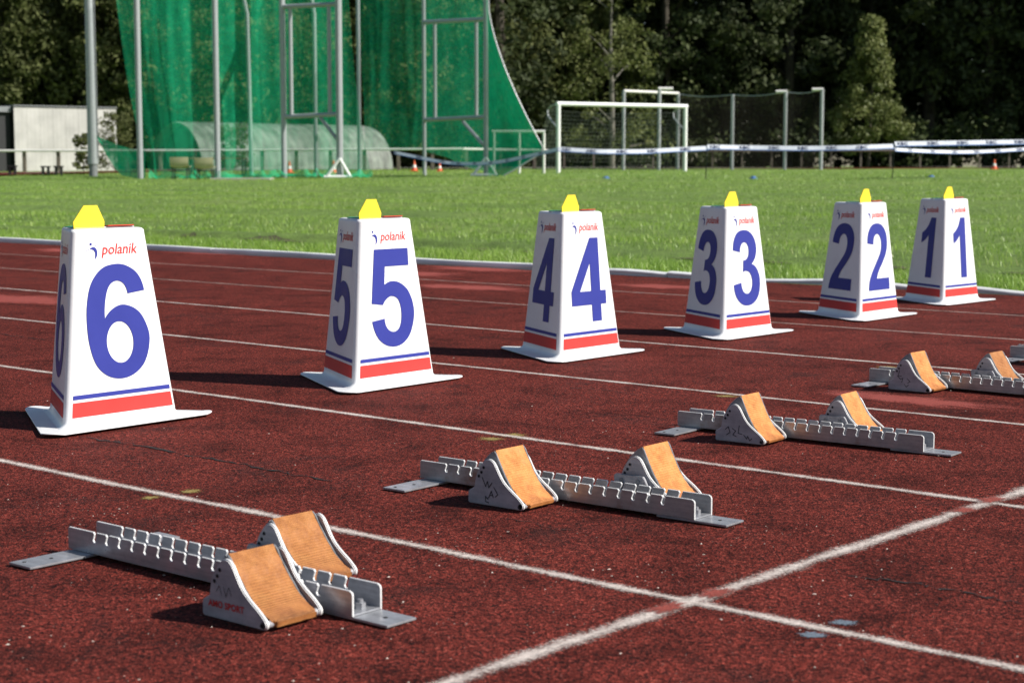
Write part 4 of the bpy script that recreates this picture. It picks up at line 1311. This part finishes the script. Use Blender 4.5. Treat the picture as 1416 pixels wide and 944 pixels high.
# ------------------------------------------------------------------ rail fence round the far side
def RAILD(px): return 74.0 if px < 640 else (74.0 + min(1, (px - 640) / 200) * 13.0)
t = tag(empty('rail_fence', foot(708, 78)), 'low rail fence of white tube on posts before the wood', 'fence')
c = foot(708, 78)
px = -60
first = None
while px < 1500:
    f = foot(px, RAILD(px))
    mb = MB(); mb.box((0, 0, .43), (.15, .15, .98))
    first = first or mb.mesh('fence_post', M['fence_post'], bevel=.015)
    q = link('fence_post', first, t, f - c)
    if px > 760: q.scale = (.65, .65, 1)
    px += 47 if px < 700 else 41
for a, b in ((-110, 300), (300, 640), (640, 840), (840, 1150), (1150, 1530)):
    pa, pb = foot(a, RAILD(a) - .12), foot(b - 1, RAILD(b) - .12)
    mb = MB(); mb.tube([pa - c + Vector((0, 0, .92)), pb - c + Vector((0, 0, .92))], .05, 8); link('rail', mb.mesh('rail', M['fence_white'] if a < 700 else M['fence_post'], smooth=True), t)  # right-hand rails take the dark post colour to stand for shade

# far straight of the track with pale kerb
def ribbon(name, pts, w, mat, dz, kind='structure'):
    V, F = [], []
    for i, q in enumerate(pts):
        q = Vector(q); a = Vector(pts[max(i - 1, 0)]); b = Vector(pts[min(i + 1, len(pts) - 1)]); d = (b - a).normalized(); n = Vector((-d.y, d.x))
        for sd in (-1, 1):
            p = q + n * sd * w / 2; V.append((p.x, p.y, fz(p.x, p.y) + dz))
    F = [(2 * i, 2 * i + 2, 2 * i + 3, 2 * i + 1) for i in range(len(pts) - 1)]
    me = bpy.data.meshes.new(name); me.from_pydata(V, [], F); me.materials.append(M[mat]); return tag(link(name, me), kind=kind)


arc = [foot(px, D).to_2d() for px, D in ((-260, 52), (-120, 58), (0, 62.5), (90, 66), (180, 70), (300, 75), (450, 79), (600, 81.5), (800, 83), (1000, 83.5), (1250, 83.5), (1500, 83))]
ribbon('far_track', arc, 5.0, 'track', .05)
arc2 = [Vector((q.x, q.y - 2.7)) for q in arc]; ribbon('far_kerb', arc2, .35, 'concrete', .09)
arc3 = [Vector((q.x, q.y + 2.7)) for q in arc]; ribbon('far_kerb', arc3, .3, 'concrete', .09)


# ------------------------------------------------------------------ white shed, barrel hut
def shed():
    D = 80.0
    a, b = foot(21, D), foot(162, D + 3.0); zt = at(21, 147, D).z; c = Vector((a.x, a.y, fz(a.x, a.y)))
    t = tag(empty('shed', c), 'white panelled shed with a dark open end behind the rail fence', 'shed')
    H = zt - c.z; W = (b - a).length; e = (b - a).normalized(); e.z = 0; nb = Vector((-e.y, e.x, 0)); dep = 3.2
    Mx = Matrix.Rotation(math.atan2(e.y, e.x), 3, 'Z')
    n = 8
    for i in range(n):
        mb = MB(); w = W / n
        prof = []
        V = []; k_ = 12
        for j in range(k_ + 1):
            u = j / k_; V.append((i * w + u * (w - .006), -.03 - .0015 * math.cos(u * 2 * math.pi * 3)))
        V3 = [Mx @ Vector((x, y, z)) for z in (.0, H - .02 - rnd.uniform(0, .02)) for x, y in V]; m_ = len(V)
        mb.add(V3, [(j, j + 1, m_ + j + 1, m_ + j) for j in range(m_ - 1)])
        link('wall_panel', mb.mesh('wall_panel', M['shed'], fixn=False), t)
    mb = MB(); mb.box(Mx @ Vector((W / 2, dep / 2, H / 2)), (W - .05, dep, H - .06), Mx); link('core', mb.mesh('core', M['shed_dark']), t)
    mb = MB(); mb.box(Mx @ Vector((W / 2, dep / 2 - .05, H + .03)), (W + .06, dep + .1, .05), Mx); link('roof', mb.mesh('roof', M['shed_roof']), t)
    # solid box coloured near-black for the shade at the shed's end
    mb = MB(); mb.box(Mx @ Vector((-1.6, dep / 2 + .2, H / 2 - .03)), (3.1, dep - .3, H - .1), Mx); link('bay_shade', mb.mesh('bay_shade', M['shed_dark']), t)
    mb = MB(); mb.box(Mx @ Vector((-1.6, .22, H - .14)), (3.1, .12, .26), Mx); link('fascia', mb.mesh('fascia', M['shed_roof']), t)


shed()


def hut():
    D = 82.0; a = foot(243, D - 1); b = foot(505, D + 7); r = at(243, 170, D).z - a.z
    t = tag(empty('barrel_hut', a), 'half-round corrugated hut behind the green cage', 'hut')
    ax = (b - a); ax.z = 0; L = ax.length; e = ax.normalized(); s = Vector((-e.y, e.x, 0))
    V, F = [], []; nl, na = 96, 20
    for i in range(nl + 1):
        k = r + .045 * math.sin(i * 2 * math.pi / 4)
        for j in range(na + 1):
            th = math.pi * j / na; q = e * (L * i / nl) + s * (k * math.cos(th)) + Vector((0, 0, k * math.sin(th))); V.append(tuple(q))
    for i in range(nl):
        for j in range(na):
            p = i * (na + 1) + j; F.append((p, p + na + 1, p + na + 2, p + 1))
    me = bpy.data.meshes.new('shell'); me.from_pydata(V, [], F); me.materials.append(M['hut']); shade(me, 60); link('shell', me, t)
    for u, nm in ((.06, 'end_wall'), (.995, 'end_wall')):
        mb = MB(); vs = [e * (L * u) + s * ((r - .06) * math.cos(math.pi * j / na)) + Vector((0, 0, (r - .06) * math.sin(math.pi * j / na))) for j in range(na + 1)]
        vs2 = [q + e * .04 for q in vs]; n = len(vs)
        mb.add(vs + vs2, [tuple(range(n)), tuple(range(n, 2 * n))[::-1]] + [(j, (j + 1) % n, n + (j + 1) % n, n + j) for j in range(n)]); link(nm, mb.mesh(nm, M['hut_dark']), t)


hut()


# ------------------------------------------------------------------ trees
def leaf_cloud(name, centers, radii, nper, size, mat, seed, flat=.75):
    """crown: leaf-sized bent quads clustered in clumps; hue by clump and leaf"""
    g = np.random.default_rng(seed); C = np.repeat(np.array(centers), nper, 0); r = np.repeat(np.array(radii), nper)
    N = len(C); d = g.normal(size=(N, 3)); d /= np.linalg.norm(d, axis=1, keepdims=True); rad = r * (.35 + .75 * g.random(N) ** .5)
    P = C + d * rad[:, None] * np.array([1, 1, flat])
    hue = np.clip(np.repeat(g.random(len(centers)), nper) * .45 + g.random(N) * .45 + .05, 0, 1)
    # leaf frame: normal roughly outward and up
    nrm = d + g.normal(scale=.7, size=(N, 3)) + np.array([0, 0, .35]); nrm /= np.linalg.norm(nrm, axis=1, keepdims=True)
    t = np.cross(nrm, g.normal(size=(N, 3))); t /= np.linalg.norm(t, axis=1, keepdims=True); b = np.cross(nrm, t)
    s = size * (.6 + .8 * g.random(N)); a = t * s[:, None]; b = b * (s * .55)[:, None]
    V = np.stack([P - a, P - b + nrm * (.15 * s)[:, None], P + a, P + b + nrm * (.15 * s)[:, None]], 1).reshape(-1, 3)
    me = bpy.data.meshes.new(name); me.vertices.add(4 * N); me.vertices.foreach_set('co', V.ravel())
    me.loops.add(4 * N); me.loops.foreach_set('vertex_index', np.arange(4 * N)); me.polygons.add(N); me.polygons.foreach_set('loop_start', np.arange(N) * 4)
    me.update(calc_edges=True); at_ = me.attributes.new('hue', 'FLOAT', 'POINT'); at_.data.foreach_set('value', np.repeat(hue, 4)); me.materials.append(mat)
    return me


def tree_meshes(seed, H, wid, low, mat, nclump, nper, leaf, shape='round', bark='bark'):
    g = random.Random(seed); cs, rs = [], []
    for i in range(nclump):
        u = g.random(); z = low + (H - low) * u
        if shape == 'round': w = wid * (math.sin(math.pi * (.12 + .80 * u)) ** .6)
        elif shape == 'cone': w = wid * max(.07, (1 - u) ** .95) * (.7 if u < .06 else 1) * (.8 + .35 * math.sin(i * 2.4) ** 2)
        else: w = wid * (1 - .35 * u) * (.8 + .3 * g.random())
        a = g.random() * 6.283; r = w * math.sqrt(g.random()) if g.random() < .35 else w * g.uniform(.72, 1.0)
        cs.append((r * math.cos(a), r * math.sin(a), z)); rs.append((.5 + .7 * g.random()) * (wid * .24))
    crown = leaf_cloud('crown', cs, rs, nper, leaf, mat, seed)
    mb = MB(); lean = g.uniform(-.3, .3)
    r0 = H * .017
    mb.tube([(0, 0, -.2), (lean * .3, 0, H * .3), (lean, .1, H * .65), (lean * 1.3, 0, H * .95)], [r0, r0 * .8, r0 * .5, r0 * .12], 9)
    for i in range(12):
        q = Vector(cs[g.randrange(len(cs))]); z0 = max(low * .7, q.z - (abs(q.x) + abs(q.y)) * .55); z0 = min(z0, H * .9)
        s_ = Vector((lean * z0 / H, 0, z0)); mb.tube([s_, s_.lerp(q, .5) + Vector((0, 0, .15)), q], [r0 * .32, r0 * .2, r0 * .06], 6)
    trunk = mb.mesh('trunk', M[bark], smooth=True)
    return trunk, crown


VAR = {
    'olive': [tree_meshes(31 + k, 17 + k * 2, 4.6, .6, M['leaf_olive'], 190, 130, .15) for k in range(2)],
    'deep': [tree_meshes(61 + k, 19 + k * 2, 4.8, 1.4 + k, M['leaf_deep_shade'], 150, 80, .18) for k in range(3)],
}


def plant(name, meshes, x, y, rz, sc, label, group):
    t = tag(empty(name, (x, y, fz(x, y)), rz), label, 'tree' if 'tree' in name else 'bush', group)
    t.scale = (sc, sc, sc * rnd.uniform(.95, 1.1))
    link('trunk', meshes[0], t); link('crown', meshes[1], t)
    return t


# edge of the wood, row by row; lighter foliage towards the shed, shade-dark leaf colour elsewhere
for (D, px0, px1, step, row) in ((100, -120, 700, 92, 0), (108, -150, 720, 95, 1), (104, 700, 1560, 98, 2), (111, 660, 1580, 96, 3), (120, -200, 1600, 120, 4)):
    px = px0 + rnd.uniform(0, 40)
    while px < px1:
        q = foot(px, D + rnd.uniform(-2, 2)); left = px < 640
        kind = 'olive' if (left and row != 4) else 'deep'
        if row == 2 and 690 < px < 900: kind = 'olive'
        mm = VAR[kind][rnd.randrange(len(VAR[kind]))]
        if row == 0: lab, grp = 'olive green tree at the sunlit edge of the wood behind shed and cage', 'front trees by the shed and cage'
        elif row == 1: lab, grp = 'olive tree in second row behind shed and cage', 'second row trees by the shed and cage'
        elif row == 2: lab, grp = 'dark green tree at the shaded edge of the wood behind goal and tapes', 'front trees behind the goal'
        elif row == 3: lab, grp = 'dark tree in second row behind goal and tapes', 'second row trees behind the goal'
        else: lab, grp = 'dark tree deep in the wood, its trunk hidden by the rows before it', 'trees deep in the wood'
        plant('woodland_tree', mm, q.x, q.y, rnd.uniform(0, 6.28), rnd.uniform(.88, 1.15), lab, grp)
        px += step * rnd.uniform(.8, 1.2)
# tall unseen trees added out of view to shade the edge of the wood
for i in range(14):
    x = 37.5 + 6.0 * (i % 5) + rnd.uniform(-1.5, 1.5); y = 99.5 - .3 * 6 * (i % 5) + 6 * (i // 5) + rnd.uniform(-1, 1)
    plant('woodland_tree', VAR['deep'][i % 3], x, y, rnd.uniform(0, 6.28), rnd.uniform(1.3, 1.55), 'dark unseen tree added out of view to shade the wood edge', 'unseen trees added to shade the wood')

# young conical tree standing clear, feathery pale tree behind the goal
q = foot(1200, 97.5); plant('young_tree', tree_meshes(5, 8.0, 2.55, .95, M['leaf_pale'], 115, 140, .095, 'cone'), q.x, q.y, .4, 1.0, 'young conical light green tree standing alone before the dark wood', None)
q = foot(846, 96.0); plant('slender_tree', tree_meshes(9, 11.5, 3.0, 1.2, M['leaf_pale'], 95, 42, .11, 'tall', 'bark_pale'), q.x, q.y, 2.0, 1.0, 'feathery pale tree with slim grey trunk behind the football goal', None)
# bushes by the shed and the hut
for (px, D, h, w, lab) in ((116, 76.5, 1.6, .5, 'small dark bush growing against the white shed wall'), (160, 77, 2.5, 1.0, 'loose tall bush at the corner of the white shed'), (322, 76, 1.9, .9, 'bush in front of the barrel hut seen through the green net')):
    q = foot(px, D); plant('bush', tree_meshes(int(px), h, w, .12, M['leaf_olive'], 80, 44, .05, 'tall'), q.x, q.y, 0, 1.0, lab, 'bushes by the shed and hut')

# undergrowth along the foot of the wood
g = np.random.default_rng(4)
cs, rs = [], []
for i in range(420):
    px = g.uniform(-150, 1600); D = g.uniform(97, 118); q = foot(px, D); cs.append((q.x, q.y, q.z + g.uniform(.1, 2.2 + (D - 97) * .16))); rs.append(g.uniform(.7, 1.5))
me = leaf_cloud('undergrowth', cs, rs, 90, .16, M['leaf_deep_shade'], 8)
tag(link('undergrowth', me), 'dark tangled undergrowth along the foot of the wood', 'undergrowth', kind='stuff')
# the mass of the wood farther in
cs, rs = [], []
for i in range(1300):
    x = g.uniform(-62, 66); y = g.uniform(124, 138); cs.append((x, y, g.uniform(.5, 25))); rs.append(g.uniform(1.5, 2.6))
me = leaf_cloud('woods', cs, rs, 110, .34, M['leaf_deep_shade'], 9)
tag(link('woods', me), 'dark mass of foliage deep in the wood', 'woods', kind='stuff')
